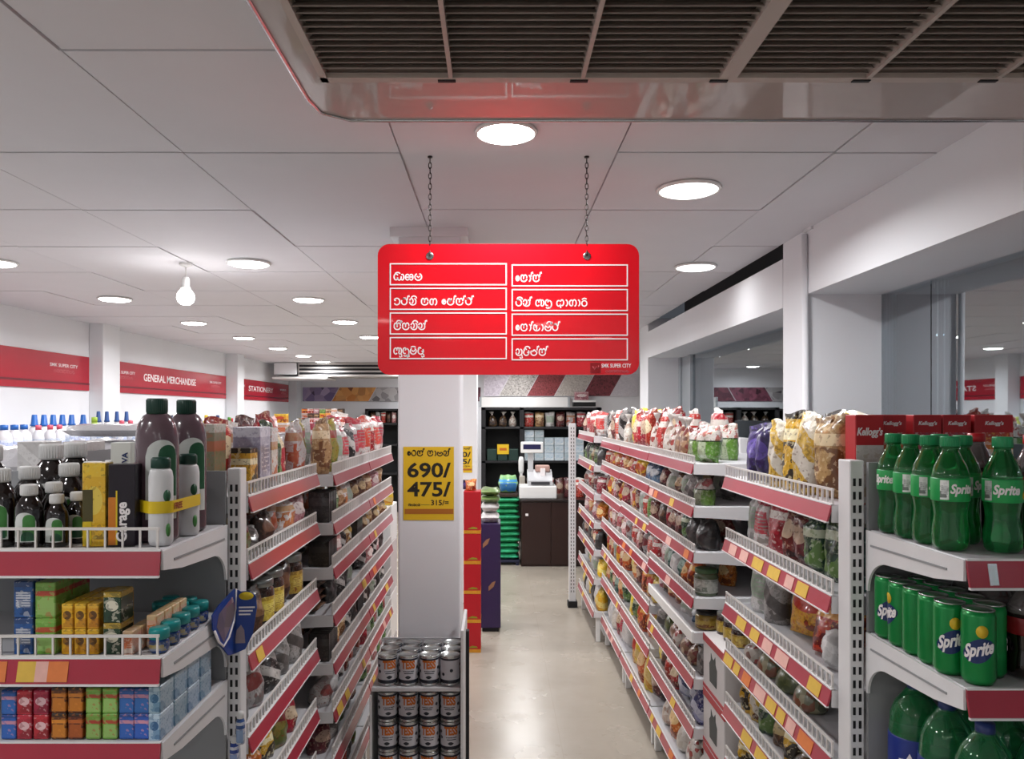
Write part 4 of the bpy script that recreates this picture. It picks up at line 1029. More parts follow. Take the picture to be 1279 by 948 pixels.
# ---- green soda in small bottles
def clearplastic(name, col, ior=1.34, rough=.04):
    if name in MATS: return MATS[name]
    t = NT(name); t.base(lin(col)); t.b.inputs['Transmission Weight'].default_value = .87; t.b.inputs['Roughness'].default_value = rough
    t.b.inputs['IOR'].default_value = ior; t.b.inputs['Specular IOR Level'].default_value = .7; t.b.inputs['Coat Weight'].default_value = .4
    MATS[name] = t.m; return t.m
M_gb = clearplastic('green_soda_bottle', '#36c869')
M_gcap = mat('green_bottle_cap', '#20925a', .35)
M_glab = mat('green_soda_label', '#23a052', .35, var=.06)
M_wpan = printmat('white_barcode_panel', '#d9dcd9', '#d9dcd9', '#c4c8c6', '#6b736e', style=1, bump=0)
def soda_proto(label, loc, rz):
    b = thing('soda_bottle', label, 'bottle', loc, rz, 'small green soda bottles on the end shelf')
    H = .178; r = .0300
    prof = [(0,.006),(.018,.001),(.024,0),(.0285,.006),(r,.018),(r*.985,.034),(r*.90,.05),(r*.86,.062),(r*.93,.076),(r,.086),(r,.125),(r*.985,.132),(r*.86,.146),(r*.62,.161),(r*.47,.170),(r*.43,.175),(r*.43,.178),(r*.53,.1785),(r*.53,.1805),(r*.42,.181),(r*.42,.186),(0,.186)]
    def wob(a, v): return 1+(.028*cos(5*a) if v < .22 else 0)
    obj('bottle', G().lathe(prof, 40, wob=wob), M_gb, b)
    cp = G().lathe([(r*.50,.178),(.0155,.1785),(.0158,.1965),(.0148,.198),(0,.198)], 28)
    for k in range(28):
        a = 2*pi*k/28; cp.box((.0154*cos(a)-.0006, .0154*sin(a)-.0006, .181), (.0154*cos(a)+.0006, .0154*sin(a)+.0006, .1955))
    obj('cap', cp, M_gcap, b)
    lb = obj('label', G().lathe([(r+.0002,.0855),(r+.0009,.087),(r+.0009,.124),(r+.0002,.1255)], 40), M_glab, b)
    q = centre(text('Sprite', .022, .035, .25)); fit(q, .042); shift(q, 0, -.0002, .1055)
    obj('lettering', wrap(q, r+.0009, -pi/2+.35), M_ink, lb)
    pa = G()
    pa.add([(x, -.0003, z) for x in (-.007, 0, .007) for z in (.0885, .1225)], [(0,2,3,1),(2,4,5,3)])
    obj('barcode_panel', wrap(pa, r+.0009, -pi/2-.62), M_wpan, lb)
    le = G().lathe([(0,0),(.006,0),(.006,.0004),(0,.0004)], 14).map(lambda p: (p.x, -p.z, p.y*1.1+.098))
    obj('lemon_mark', wrap(le, r+.001, -pi/2+1.5), mat('lemon_yellow_ink', '#d9b52a', .5), lb)
    return b
ZB = 1.2925
s0 = soda_proto('green soda bottle standing alone at the front of the end shelf, wordmark facing out', (.8777, 1.34, ZB), -.7)
row = [(.800, 1.362), (.8005, 1.428), (.8, 1.492), (.8, 1.556)]
for i, (x, y) in enumerate(row):
    dup(s0, f'green soda bottle in the row along the shelf side, {ORD[i]} from the front', (x, y, ZB), (-.2, -.22, -.1, -1.5)[i])
dup(s0, 'green soda bottle in the second row, just behind the front bottle of the side row', (.864, 1.432, ZB), .4)
dup(s0, 'green soda bottle at the back of the second row by the panel', (.866, 1.51, ZB), -.4)
# dark cola
M_cola = clearplastic('dark_cola_bottle', '#2a0d08'); M_clr = clearplastic('clear_bottle_neck', '#c9c6c6')
M_rcap = mat('red_bottle_cap', '#b51f28', .35)
def cola(label, loc, rz):
    b = thing('cola_bottle', label, 'bottle', loc, rz, 'dark cola bottles on the end shelf')
    r = .031
    obj('filled_body', G().lathe([(0,.004),(.02,0),(.028,.006),(r,.02),(r*.95,.04),(r*.86,.06),(r*.95,.085),(r,.1),(r*.98,.134),(0,.134)], 32), mat('cola_dark_body', '#140807', .08, var=0, coat=.6), b)
    obj('neck', G().lathe([(r*.98,.1345),(r*.92,.145),(r*.66,.165),(r*.46,.178),(r*.43,.19),(0,.19)], 32), mat('clear_grey_plastic', '#8f8888', .08, var=0, trans=.6, coat=.5), b)
    obj('cap', G().lathe([(.0145,.184),(.0155,.185),(.0155,.2),(0,.2)], 24), M_rcap, b)
    obj('label', G().lathe([(r*.99+.0004,.092),(r+.001,.094),(r+.0006,.126),(r+.0002,.127)], 32), mat('red_cola_label', '#7c141b', .35), b)
cola('dark cola bottle with a red label behind the lone green bottle', (.932, 1.50, ZB), 0)
cola('dark cola bottle cut by the picture edge on the soda shelf', (.952, 1.37, ZB), 0)
cola('dark cola bottle behind another at the window end of the soda shelf', (1.02, 1.45, ZB), 0)

# ---- slim cans
M_gcan = mat('green_can_print', '#138540', .28, .25, var=.08, scale=40); M_rimm = mat('can_aluminium', '#bfc2c1', .25, .9, var=.03)
M_navy = mat('navy_ink', '#1d2f63', .4); M_lemon = mat('lemon_yellow_ink', '#d9a52a', .45)
def can_proto(label, loc, rz):
    b = thing('soda_can', label, 'can', loc, rz, 'slim green soda cans on the end shelf')
    r = .0258; H = .124
    bd = obj('body', G().lathe([(0,.003),(.019,.001),(.021,0),(r,.009),(r,H-.012),(r*.92,H-.003),(0,H-.003)], 36), M_gcan, b)
    obj('lid', G().lathe([(r*.92,H-.003),(r*.95,H-.001),(r*.93,H),(r*.87,H-.001),(r*.84,H-.0045),(0,H-.0045)], 36), M_rimm, b)
    obj('pull_tab', G().bbox((-.006, -.010, H-.0044), (.006, .008, H-.003), .001), M_rimm, b)
    tilt = .28
    bl = G(); n = 12
    for i in range(n+1):
        u = -1+2*i/n; x = u*.026; zc = .058+tilt*x; hh = .017*(1-abs(u)**2.2)+.003
        bl.v += [(x, -.0002, zc-hh), (x, -.0002, zc+hh)]
    for i in range(n): bl.f.append((2*i, 2*i+2, 2*i+3, 2*i+1)); bl.mi.append(0); bl.sm.append(False)
    obj('dark_swoosh', wrap(bl, r+.0002), M_navy, bd)
    q = centre(text('Sprite', .03, .035, .25)); fit(q, .046); q.map(lambda p: (p.x, p.y-.0004, p.z+.058+tilt*p.x))
    obj('lettering', wrap(q, r+.0002), M_ink, bd)
    le = G().lathe([(0,0),(.009,0),(.009,.0004),(0,.0004)], 18).map(lambda p: (p.x+.004, -p.z-.0002, p.y*1.15+.09))
    obj('lemon_mark', wrap(le, r+.0002), M_lemon, bd)
    pa = G(); pa.add([(x, -.0003, z) for x in (-.006, 0, .006) for z in (.01, .045)], [(0,2,3,1),(2,4,5,3)])
    obj('barcode_panel', wrap(pa, r+.0002, -pi/2+1.7), M_wpan, bd)
    return b
ZC = 1.0815
c0 = can_proto('slim green soda can, front of its shelf, printed wordmark tipped upwards', (.8065, 1.293, ZC), -.5)
cps = [(.789, 1.345, -.35), (.7905, 1.398, 1.9), (.7905, 1.451, 2.4), (.7905, 1.504, -1.8), (.7905, 1.557, -.4)]
for i, (x, y, a) in enumerate(cps): dup(c0, f'slim green soda can in the row along the shelf side, {ORD[i+1]} from the front', (x, y, ZC), a)
for i, (x, y) in enumerate(((.848, 1.33), (.8485, 1.383), (.8485, 1.436), (.8485, 1.489), (.8485, 1.542))):
    dup(c0, f'slim green soda can in the inner row, {ORD[i]} from the front', (x, y, ZC), i*1.3+2)
for i, (x, y) in enumerate(((.905, 1.32), (.905, 1.40), (.905, 1.48), (.972, 1.34), (.972, 1.42))):
    b = dup(s0, f'dark cola bottle on the can shelf, {ORD[i]} of the cluster beside the cans', (x, y, ZC), 0, 'cola bottles beside the cans')
    for ch in list(b.children):
        for q in list(ch.children): bpy.data.objects.remove(q)
        bpy.data.objects.remove(ch)
    b.name = 'cola_bottle'
    src = next(o for o in COL.objects if o.name == 'cola_bottle')
    for ch in src.children:
        c = ch.copy(); COL.objects.link(c); c.parent = b; c.scale = (1, 1, .82)

# ---- large bottles with a blue label on the shelf below
M_gb2 = clearplastic('large_green_bottle', '#52dc86')
M_blab = mat('blue_water_label', '#1a2f7c', .35, var=.08)
def big_proto(label, loc, rz):
    b = thing('large_soda_bottle', label, 'bottle', loc, rz, 'large green bottles with blue labels')
    r = .048
    def wob(a, v): return 1+(.02*cos(6*a) if v > .62 else .03*cos(5*a) if v < .1 else 0)
    obj('bottle', G().lathe([(0,.006),(.03,0),(.044,.008),(r,.03),(r,.07),(r*.97,.08),(r,.09),(r,.2),(r*.98,.21),(r*.93,.235),(r*.75,.258),(r*.45,.278),(r*.29,.288),(r*.29,.296),(0,.296)], 36, wob=wob), M_gb2, b)
    lb = obj('label', G().lathe([(r+.0003,.1),(r+.0012,.102),(r+.0012,.195),(r+.0003,.197)], 36), M_blab, b)
    st = G(); pts = []
    for k in range(10):
        a = pi/2+k*pi/5; q = .022 if k % 2 == 0 else .011; pts.append((q*cos(a), q*sin(a)+.15))
    st.prism(pts, 'y', -.0006, -.0002); obj('star_mark', wrap(st, r+.0012, -pi/2-.2), M_ink, lb)
    obj('cap', G().lathe([(.0145,.283),(.0152,.284),(.0152,.302),(0,.302)], 24), M_navy, b)
    return b
ZL = .7015
b0 = big_proto('large green bottle with a blue label, nearest the slotted post on the lower shelf', (.83, 1.53, ZL), -.5)
for i, (x, y) in enumerate(((.832, 1.425), (.835, 1.32), (.936, 1.53), (.938, 1.425), (.94, 1.32), (1.04, 1.5), (1.04, 1.38))):
    dup(b0, f'large green bottle with a blue label on the lower shelf, {ORD[i]} after the corner', (x, y, ZL), i*.7)

# ---- cereal cartons behind the soda
def cereal(label, x, y, col, face, name, w_=.062, wm=.034, D_=.17):
    c = thing('cereal_carton', label, 'carton', (x, y, R1['z'][0]+.001), 0, 'cereal cartons behind the soda')
    h = EYE-.002-R1['z'][0]-.001
    obj('box', G().bbox((-w_/2, -D_/2, 0), (w_/2, D_/2, h), .0015, 0, 1), mat('red_cereal_card', '#b5232b', .4), c)
    obj('front_panel', G().box((-w_/2+.0015, -D_/2-.0008, .002), (w_/2-.0015, -D_/2, h*.80 if wm < .05 else h*.66)), face, c)
    q = centre(text('Kellogg\u2019s', .03, .03, .25)); sc_k = (min(w_, .062)*.66 if wm < .05 else w_*.9)/width(q); q.map(lambda p: (p.x*sc_k, p.y, p.z*sc_k*(1.0 if wm < .05 else 1.5)))
    obj('lettering', shift(q, 0, -D_/2-.0004, h*.9 if wm < .05 else h*.8), M_ink, c)
    return c
F_or = printmat('orange_cereal_front', '#c4622a', '#b02a2a', '#d8cfc4', '#d9a04a', style=3, bump=0); F_pk = printmat('pink_cereal_front', '#bd4a5e', '#b02a3a', '#d8cfd0', '#8c4a5a', style=3, bump=0); F_wh = printmat('white_cereal_front', '#d9d4cf', '#d9d4cf', '#c9c3bc', '#b9a88f', style=3, bump=0)
YC = 1.78
cereal('white and red cereal carton with a big wordmark, beside the slotted post', .8105, 1.702, 0, F_wh, 'a', .062, .06, .05)
cereal('orange cereal carton, first after the white one behind the green bottles', .8685, YC, 0, F_or, 'b')
cereal('pink and red cereal carton beside the orange one, behind the green bottles', .946, YC, 0, F_pk, 'c')
cereal('pink and red cereal carton, further of the two pink ones', 1.011, YC, 0, F_pk, 'd')
cereal('orange cereal carton behind the lone green bottle', 1.092, YC, 0, F_or, 'e', .085)

# ---- antiseptic bottles on the other end shelf
M_brown = mat('dark_brown_bottle', '#150d0c', .1, var=.1, coat=.6); M_wcap = mat('white_ribbed_cap', '#d5d5d4', .4)
M_lab_w = mat('white_label_paper', '#c9cdc9', .4); M_lab_g = mat('green_label_print', '#3d7a38', .4, var=.25, scale=80); M_lab_d = mat('dark_green_label_print', '#1d5236', .4)
M_gcap2 = mat('dark_green_cap', '#123b30', .35)
def antiseptic(label, loc, s, rz=0):
    b = thing('antiseptic_bottle', label, 'bottle', loc, rz, 'brown antiseptic bottles on the end shelf')
    bd = obj('bottle', G().lathe([(.02,0),(.0255,.003),(.026,.01),(.026,.07),(.0245,.08),(.018,.092),(.0125,.099),(.0115,.104),(0,.104)], 30, sx=1, sy=.72), M_brown, b)
    cp = G().lathe([(.012,.099),(.0148,.1),(.0148,.1185),(.0135,.1205),(0,.1205)], 28)
    for k in range(28):
        a = 2*pi*k/28; cp.box((.0147*cos(a)-.0005, .0147*sin(a)-.0005, .102), (.0147*cos(a)+.0005, .0147*sin(a)+.0005, .118))
    obj('cap', cp, M_wcap, b)
    def arch(x0, x1, z0, z1, d):
        n = 10; P = [(x0, z0)]; 
        for k in range(n+1):
            a = pi-pi*k/n; P.append(((x0+x1)/2+(x1-x0)/2*cos(a), z1-(x1-x0)*.45+(x1-x0)*.45*sin(a)))
        P.append((x1, z0)); g_ = G(); vs = []
        m = 12
        for i in range(m+1):
            x = x0+(x1-x0)*i/m; u = (x-(x0+x1)/2)/((x1-x0)/2); zt = z1-(x1-x0)*.45*(1-sqrt(max(0, 1-u*u)))
            vs += [(x, -d, z0), (x, -d, zt)]
        g_.add(vs, [(2*i, 2*i+2, 2*i+3, 2*i+1) for i in range(m)])
        return g_.map(lambda p: ((.026+d)*sin(p.x/.026), -(.026+d)*.72*cos(p.x/.026), p.z))
    lb = obj('label', arch(-.021, .021, .012, .068, .0004), M_lab_w, b)
    obj('green_print', arch(-.003, .019, .016, .064, .0008), M_lab_g, lb)
    obj('dark_print', arch(-.006, .017, .014, .032, .0011), M_lab_d, lb)
    b.scale = (s, s, s)
    return b
ZA = 1.2795
a0 = antiseptic('small brown antiseptic bottle, shortest size, fully facing out beside the yellow carton', (-.832, 1.462, ZA), .82, .12)
def more(n_, loc, s, label, rz=.1):
    b = dup(a0, label, loc, rz); b.scale = (s, s, s)
more(0, (-.880, 1.455, ZA), .98, 'small brown antiseptic bottle with a white cap, second size, at the front', .1)
more(0, (-.862, 1.505, ZA), .98, 'small brown antiseptic bottle just behind the second-size front one', .1)
more(0, (-.818, 1.508, ZA), .82, 'short brown antiseptic bottle, second in its file beside the yellow carton', .1)
more(0, (-.806, 1.55, ZA), .82, 'short brown antiseptic bottle, third in its file beside the yellow carton', .1)
for i, (x, y) in enumerate(((-.945, 1.47), (-.925, 1.53))): more(0, (x, y, ZA), 1.22, f'middle-size brown antiseptic bottle at the outer end, {ORD[i]} from the front', .1)
for i, (x, y) in enumerate(((-.868, 1.57), (-.846, 1.62), (-.826, 1.67), (-.80, 1.715))): more(0, (x, y, ZA), 1.25, f'tall brown antiseptic bottle in the back file, {ORD[i]} from the front', .1)
for i, (x, y) in enumerate(((-1.03, 1.57), (-.945, 1.64), (-.94, 1.725))): more(0, (x, y, ZA), 1.55, f'largest brown antiseptic bottle at the back corner, {ORD[i]} from the outer end', .1)

def box_thing(name, label, loc, size, m_, panels=(), rz=0, group=None, letter=None):
    c = thing(name, label, 'carton', loc, rz, group)
    w_, d_, h = size
    obj('box', G().bbox((-w_/2, -d_/2, 0), (w_/2, d_/2, h), .0012, 0, 1), m_, c)
    for nm, x0, x1, z0, z1, pm in panels:
        obj(nm, G().box((w_*x0, -d_/2-.0007, h*z0), (w_*x1, -d_/2, h*z1)), pm, c)
    if letter:
        s, ht, x, z, up, lm = letter
        q = text(s, ht, .03)
        if up: q.map(lambda p: (-p.z, p.y, p.x))
        obj('lettering', shift(centre(q), w_*x, -d_/2-.0008, h*z), lm, c)
    return c
M_ycard = printmat('yellow_hair_carton', '#d2a21e', '#dcb22c', '#d8bb4a', '#8a6a1c', style=0, bump=0); M_dcard = mat('dark_violet_carton', '#1d1620', .3, var=.15)
M_ocard = mat('orange_print', '#cf7a22', .4, var=.2, scale=60); M_ylw = mat('yellow_print', '#d8bc24', .4, var=.1)
box_thing('hair_colour_carton', 'tall yellow carton with a dark picture, beside the short brown bottles', (-.762, 1.478, ZA), (.042, .04, .158), M_ycard, [('print', -.48, -.05, .3, .68, mat('dark_olive_print', '#4a4420', .5)), ('pale_print', -.45, -.1, .02, .3, M_ylw)], .12)
box_thing('hair_colour_carton', 'tall dark carton with white upright lettering, beside the yellow carton', (-.7105, 1.48, ZA), (.048, .04, .155), M_dcard, [('orange_stripe', -.5, -.22, .02, .6, M_ocard), ('yellow_stripe', -.22, -.16, .02, .68, M_ylw)], .12, None, ('Garage', .026, .06, .3, True, M_ink))
c = box_thing('white_carton', 'white carton with upright dark lettering, standing behind the dark carton', (-.768, 1.60, ZA), (.042, .04, .192), mat('white_card', '#d6d8d2', .5), (), 0, None, ('NIVA', .016, .2, .8, True, M_navy))
box_thing('white_carton', 'pale cream carton behind the dark carton, next to the large brown jug', (-.715, 1.63, ZA), (.045, .04, .185), mat('cream_card', '#c9c5b4', .5), (('picture', -.3, .3, .2, .7, mat('olive_picture', '#8d8a66', .5, var=.3)),))
# large jugs
M_jug = mat('purple_brown_jug', '#5a464e', .22, var=.12, scale=8, coat=.5)
def jug(label, loc, rz):
    b = thing('antiseptic_jug', label, 'bottle', loc, rz, 'large antiseptic jugs')
    bd = obj('jug', G().lathe([(.034,0),(.040,.004),(.0415,.012),(.0415,.19),(.040,.21),(.035,.232),(.026,.247),(.018,.252),(.0165,.256),(0,.256)], 36, sx=1, sy=.75), M_jug, b)
    cp = G().lathe([(.017,.250),(.0195,.251),(.0195,.279),(.018,.281),(0,.281)], 30)
    for k in range(30):
        a = 2*pi*k/30; cp.box((.0194*cos(a)-.0006, .0194*sin(a)-.0006, .254), (.0194*cos(a)+.0006, .0194*sin(a)+.0006, .278))
    obj('cap', cp, M_gcap2, b)
    def patch(x0, x1, z0, z1, d, top=.5):
        m = 14; vs = []
        for i in range(m+1):
            x = x0+(x1-x0)*i/m; u = (x-(x0+x1)/2)/((x1-x0)/2); zt = z1-top*(x1-x0)*(1-sqrt(max(0, 1-u*u)))
            vs += [(x, 0, z0), (x, 0, zt)]
        return G().add(vs, [(2*i, 2*i+2, 2*i+3, 2*i+1) for i in range(m)]).map(lambda p: ((.0415+d)*sin(p.x/.0415), -(.0415+d)*.75*cos(p.x/.0415), p.z))
    lb = obj('label', patch(-.012, .052, .045, .2, .0005), M_lab_w, b)
    obj('green_print', patch(.012, .05, .09, .19, .0009), M_lab_d, lb)
    obj('round_print', patch(.0, .034, .085, .125, .0013), M_lab_g, lb)
    return b
jug('large purple-brown antiseptic jug with a dark green cap, in front', (-.672, 1.53, ZA), .1)
jug('large purple-brown antiseptic jug with a dark green cap, behind the front jug', (-.668, 1.665, ZA), .15)
M_wbot = mat('white_bottle_plastic', '#d3d3d4', .3)
def lotion(label, loc, rz):
    b = thing('hand_wash_bottle', label, 'bottle', loc, rz, 'white bottles taped to the jugs')
    obj('bottle', G().lathe([(.017,0),(.0205,.003),(.0222,.01),(.0222,.13),(.020,.142),(.016,.147),(0,.147)], 28, sx=1, sy=.7), M_wbot, b)
    obj('cap', G().lathe([(.0155,.1465),(.0178,.148),(.0178,.164),(.015,.168),(0,.168)], 26, sx=1, sy=.75), M_gcap2, b)
    q = G().lathe([(0,0),(.009,0),(.009,.0005),(0,.0005)], 20).map(lambda p: (p.x*.8, p.z, p.y*1.3+.095))
    q.map(lambda p: ((.0224+p.y)*sin((p.x+.012)/.0216), -(.0224+p.y)*.7*cos((p.x+.012)/.0216), p.z)); obj('round_mark', q, M_lab_d, b)
    q = G().lathe([(0,0),(.007,0),(.007,.0005),(0,.0005)], 14).map(lambda p: (p.x*.7, p.z, p.y*1.8+.03))
    q.map(lambda p: ((.0224+p.y)*sin((p.x+.014)/.0216), -(.0224+p.y)*.7*cos((p.x+.014)/.0216), p.z)); obj('leaf_mark', q, M_lab_g, b)
    return b
lotion('white hand wash bottle with a green cap, taped to the front jug', (-.6405, 1.475, ZA), .35)
lotion('white hand wash bottle with a green cap, second along towards the post', (-.6385, 1.60, ZA), .35)
tp = thing('promotion_tape', 'yellow printed FREE tape binding the white bottles to the brown jug', 'tape', (-.66, 1.505, ZA+.062))
def ell(cx, cy, rx, ry, rz, n=40):
    return [(cx+rx*cos(a)*cos(rz)-ry*sin(a)*sin(rz), cy+rx*cos(a)*sin(rz)+ry*sin(a)*cos(rz)) for a in [2*pi*k/n for k in range(n)]]
P_ = sorted(set(ell(-.012, .025, .0426, .0322, .1)+ell(.0195, -.03, .0234, .0167, .35)+ell(.0215, .095, .0234, .0167, .35)))
def half(P):
    h = []
    for p in P:
        while len(h) > 1 and (h[-1][0]-h[-2][0])*(p[1]-h[-2][1])-(h[-1][1]-h[-2][1])*(p[0]-h[-2][0]) <= 0: h.pop()
        h.append(p)
    return h
hull = half(P_)[:-1]+half(P_[::-1])[:-1]
n = len(hull); g = G()
for q in (0, .0006):
    cx, cy = sum(p[0] for p in hull)/n, sum(p[1] for p in hull)/n
    g.v += [(cx+(x-cx)*(1+q*14), cy+(y-cy)*(1+q*14), z) for x, y in hull for z in (0, .023)]
for k in range(n):
    k2 = (k+1) % n
    for f in ((2*k, 2*k2, 2*k2+1, 2*k+1), (2*n+2*k, 2*n+2*k2, 2*n+2*k2+1, 2*n+2*k+1), (2*k, 2*k2, 2*n+2*k2, 2*n+2*k), (2*k+1, 2*k2+1, 2*n+2*k2+1, 2*n+2*k+1)):
        g.f.append(f); g.mi.append(0); g.sm.append(False)
obj('tape', g, mat('yellow_tape', '#d6b81e', .3, var=.06), tp)
best = max(((hull[k], hull[(k+1) % n]) for k in range(n) if hull[(k+1) % n][0] > hull[k][0]), key=lambda e: (e[1][0]-e[0][0])**2+(e[1][1]-e[0][1])**2)
(ax_, ay_), (bx_, by_) = best; Ls = sqrt((bx_-ax_)**2+(by_-ay_)**2); dx_, dy_ = (bx_-ax_)/Ls, (by_-ay_)/Ls
q = text('FREE', .017, .03); fit(q, min(.036, Ls*.9))
q.map(lambda p: (ax_+dx_*(p.x+.002)+dy_*.0012, ay_+dy_*(p.x+.002)-dx_*.0012+p.y, p.z+.006)); obj('lettering', q, mat('brown_red_ink', '#8a3a12', .5), tp)

# second shelf: cartons and teal-lidded jars
Z2 = 1.0815
C_blue = printmat('blue_tea_carton', '#1f4f9c', '#24407c', '#c9ccd6', '#163a78', style=1, bump=0)
C_green = printmat('light_green_carton', '#6c9a3c', '#7aa64a', '#a9402e', '#8db060', style=3, bump=0)
C_yel = printmat('amber_carton', '#d29a1c', '#dcae3a', '#5b3a14', '#b87a16', style=0, bump=0)
C_dg = printmat('dark_green_gold_carton', '#1c3d2a', '#b89a3a', '#d8d4c0', '#14301f', style=0, bump=0)
C_pale = printmat('pale_pink_orange_carton', '#d8a68c', '#d2b48a', '#cf7a4a', '#e0cfc0', style=1, bump=0)
def stack(name, label, x, y, w_, d_, h, m_, n, grp, rows_=1, rz=0):
    for r in range(rows_):
        for k in range(n):
            o = obj(name, carton_mesh(w_, d_, h, m_), loc=(x, y+r*(d_+.003), Z2_[0]+k*(h+.0006)), rot=(0, 0, rz))
            tag(o, label+(f', {("lower", "upper")[k]} one' if n > 1 else '')+(f', {ORD[r]} row' if rows_ > 1 else ''), 'carton', grp)
Z2_ = [Z2]
stack('tea_carton', 'blue carton with white lettering on the balm jar shelf', -.882, 1.47, .036, .06, .068, C_blue, 2, 'blue cartons', 2)
stack('tea_carton', 'light green carton with a red mark on the jar shelf', -.841, 1.47, .038, .06, .067, C_green, 2, 'light green cartons', 2)
for i, x in enumerate((-.800, -.776, -.752)):
    stack('tea_carton', f'amber carton, {ORD[i]} pile from the green cartons', x, 1.462, .0215, .045, .047, C_yel, 2, 'amber cartons', 3)
stack('tea_carton', 'dark green and gold carton beside the amber ones', -.7165, 1.465, .033, .05, .058, C_dg, 2, 'dark green and gold cartons', 1)
stack('tea_carton', 'small pale orange carton beside the teal-lidded jars', -.685, 1.452, .02, .034, .045, C_pale, 1, 'pale cartons', 4)
stack('tea_carton', 'small pale orange carton in the second file, touching the jars', -.662, 1.50, .02, .034, .062, C_pale, 1, 'pale cartons', 4)
M_teal = mat('teal_screw_lid', '#1f8a8a', .3); M_bjar = mat('blue_jar', '#1c3f7c', .2, coat=.4); M_bjl = printmat('blue_jar_label', '#27457c', '#1d3766', '#b9a85a', '#8a93ab', style=1, bump=0)
jarset = [(-.625, 1.46), (-.626, 1.512), (-.627, 1.564), (-.628, 1.616), (-.629, 1.668)]
def rubjar(label, x, y, z, s=1):
    me = jar(.036*s, .040*s, M_bjar, M_teal, M_bjl)
    key = ('rub', s)
    if key not in CACHE:
        r = .0185*s; H = .045*s
        CACHE[key] = (G().lathe([(r*.8,0),(r*.95,.003),(r*.95,H*.5),(r*.8,H*.6),(0,H*.6)], 24).mesh('body', M_bjar), G().lathe([(r*.86,H*.56),(r,H*.58),(r*1.02,H*.9),(r*.94,H),(0,H)], 24).mesh('lid', M_teal),
                      G().lathe([(r*.95+.0003,H*.1),(r*.96+.0004,H*.11),(r*.96+.0004,H*.46),(r*.95+.0003,H*.47)], 24).mesh('label', M_bjl))
    b = thing('balm_jar', label, 'jar', (x, y, z), 0, 'teal-lidded balm jars')
    for nm, q in zip(('jar', 'lid', 'label'), CACHE[key]): obj(nm, q, None, b)
for i, (x, y) in enumerate(jarset): rubjar(f'blue balm jar with a teal lid along the shelf side, {ORD[i]} back', x-.012, y, Z2, 1)
for i, (x, y) in enumerate(((-.678+.0, 1.655), (-.678, 1.70), (-.72, 1.66), (-.72, 1.71))): rubjar(f'blue balm jar with a teal lid in the rear cluster, {ORD[i]} counted inwards', x, y, Z2, 1)

# third shelf: small cartons two high
Z2_[0] = .9265
C_red = printmat('red_soap_carton', '#a81c34', '#b8283e', '#d9b4b8', '#8a1428', style=0, bump=0); C_bro = printmat('brown_orange_soap_carton', '#5a2a14', '#2c1a12', '#c9762a', '#b5661e', style=3, bump=0)
C_pb = printmat('pale_blue_carton', '#9fb8cc', '#b4cad8', '#2a5a86', '#6f94b4', style=0, bump=0); C_nav = printmat('blue_pink_carton', '#1f54a0', '#1b4688', '#c48aa0', '#2a62b0', style=3, bump=0)
for key, xs, m_, nm, h in (('navy', (-.905,), C_nav, 'deep blue', .045), ('red', (-.876, -.845), C_red, 'red', .045), ('bro', (-.812, -.781), C_bro, 'brown and orange', .048), ('grn', (-.748, -.717), C_green, 'light green striped', .047), ('blu', (-.686, -.658), C_nav, 'bright blue', .047)):
    for i, x in enumerate(xs):
        stack('soap_carton', f'{nm} small carton, {ORD[i]} pile of its colour', x, 1.455, .0275, .045, h, m_, 2, 'small cartons two high on the third shelf', 2)
for i, y in enumerate((1.455, 1.52, 1.585, 1.65)):
    stack('soap_carton', f'pale blue carton by the shelf side, {ORD[i]} pile back', -.631, y, .022, .06, .05, C_pb, 2, 'pale blue cartons')

# blue hanging shield sign on the post, bent across its corner
sh = thing('shield_sign', 'blue shield-shaped promotion sign with a yellow oval, hung on the slotted post', 'sign', (-.606, 1.752, .985))
def bend(p):   # two wings meeting in a crease
    q = p.y+.001
    if p.x < 0: u = -p.x/.062; return (.006-.008*u-q, .02-.125*u+q*.2, p.z)
    v = p.x/.042; return (.006+.05*v-q*.2, .02+.004*v+q, p.z)
out_ = [(-.062, .115), (-.045, .128), (-.012, .142), (.004, .146), (.012, .138), (.028, .139), (.04, .128), (.042, .1), (.034, .04), (.02, .006), (.0, -.004), (-.02, .004), (-.045, .045), (-.06, .085)]
lw = [(-.062, .115), (-.045, .128), (-.012, .142), (0, .145), (0, -.004), (-.02, .004), (-.045, .045), (-.06, .085)]
rw = [(0, .145), (.012, .138), (.028, .139), (.04, .128), (.042, .1), (.034, .04), (.02, .006), (0, -.004)]
obj('board', G().join(G().prism([(min(x, -1e-6), z) for x, z in lw], 'y', -.004, -.001).map(bend)).join(G().prism(rw, 'y', -.004, -.001).map(bend)), mat('blue_sign_print', '#1c3f8e', .35, var=.12, scale=12), sh)
obj('rim', G().tube([(.003, -.005, .145), (.001, -.005, .1), (-.006, -.005, .075), (-.02, -.005, .045), (-.035, -.005, .033), (-.047, -.005, .05), (-.058, -.005, .08)], .0022, 6).map(bend), M_ink, sh)
obj('photo', G().prism([(-.052, .085), (-.046, .11), (-.01, .13), (-.002, .1), (-.012, .072), (-.034, .042)], 'y', -.0046, -.004).map(bend), speck('pale_figure_picture', ['#8a7f94', '#3a2f40', '#b9a7a4', '#5a4a6a', '#a8727a'], 26), sh)
q = G().lathe([(0,0),(.012,0),(.012,.002),(0,.002)], 20).map(lambda p: (p.x*1.15+.022, -.0045-p.z, p.y*.75+.128)); obj('oval', q.map(bend), M_ylw, sh)
ln = G()
for k, (z, w_) in enumerate(((.1, .03), (.092, .026), (.084, .022))): ln.box((.008, -.0048, z), (.008+w_, -.004, z+.0035))
obj('lettering', ln.map(bend), M_ink, sh)
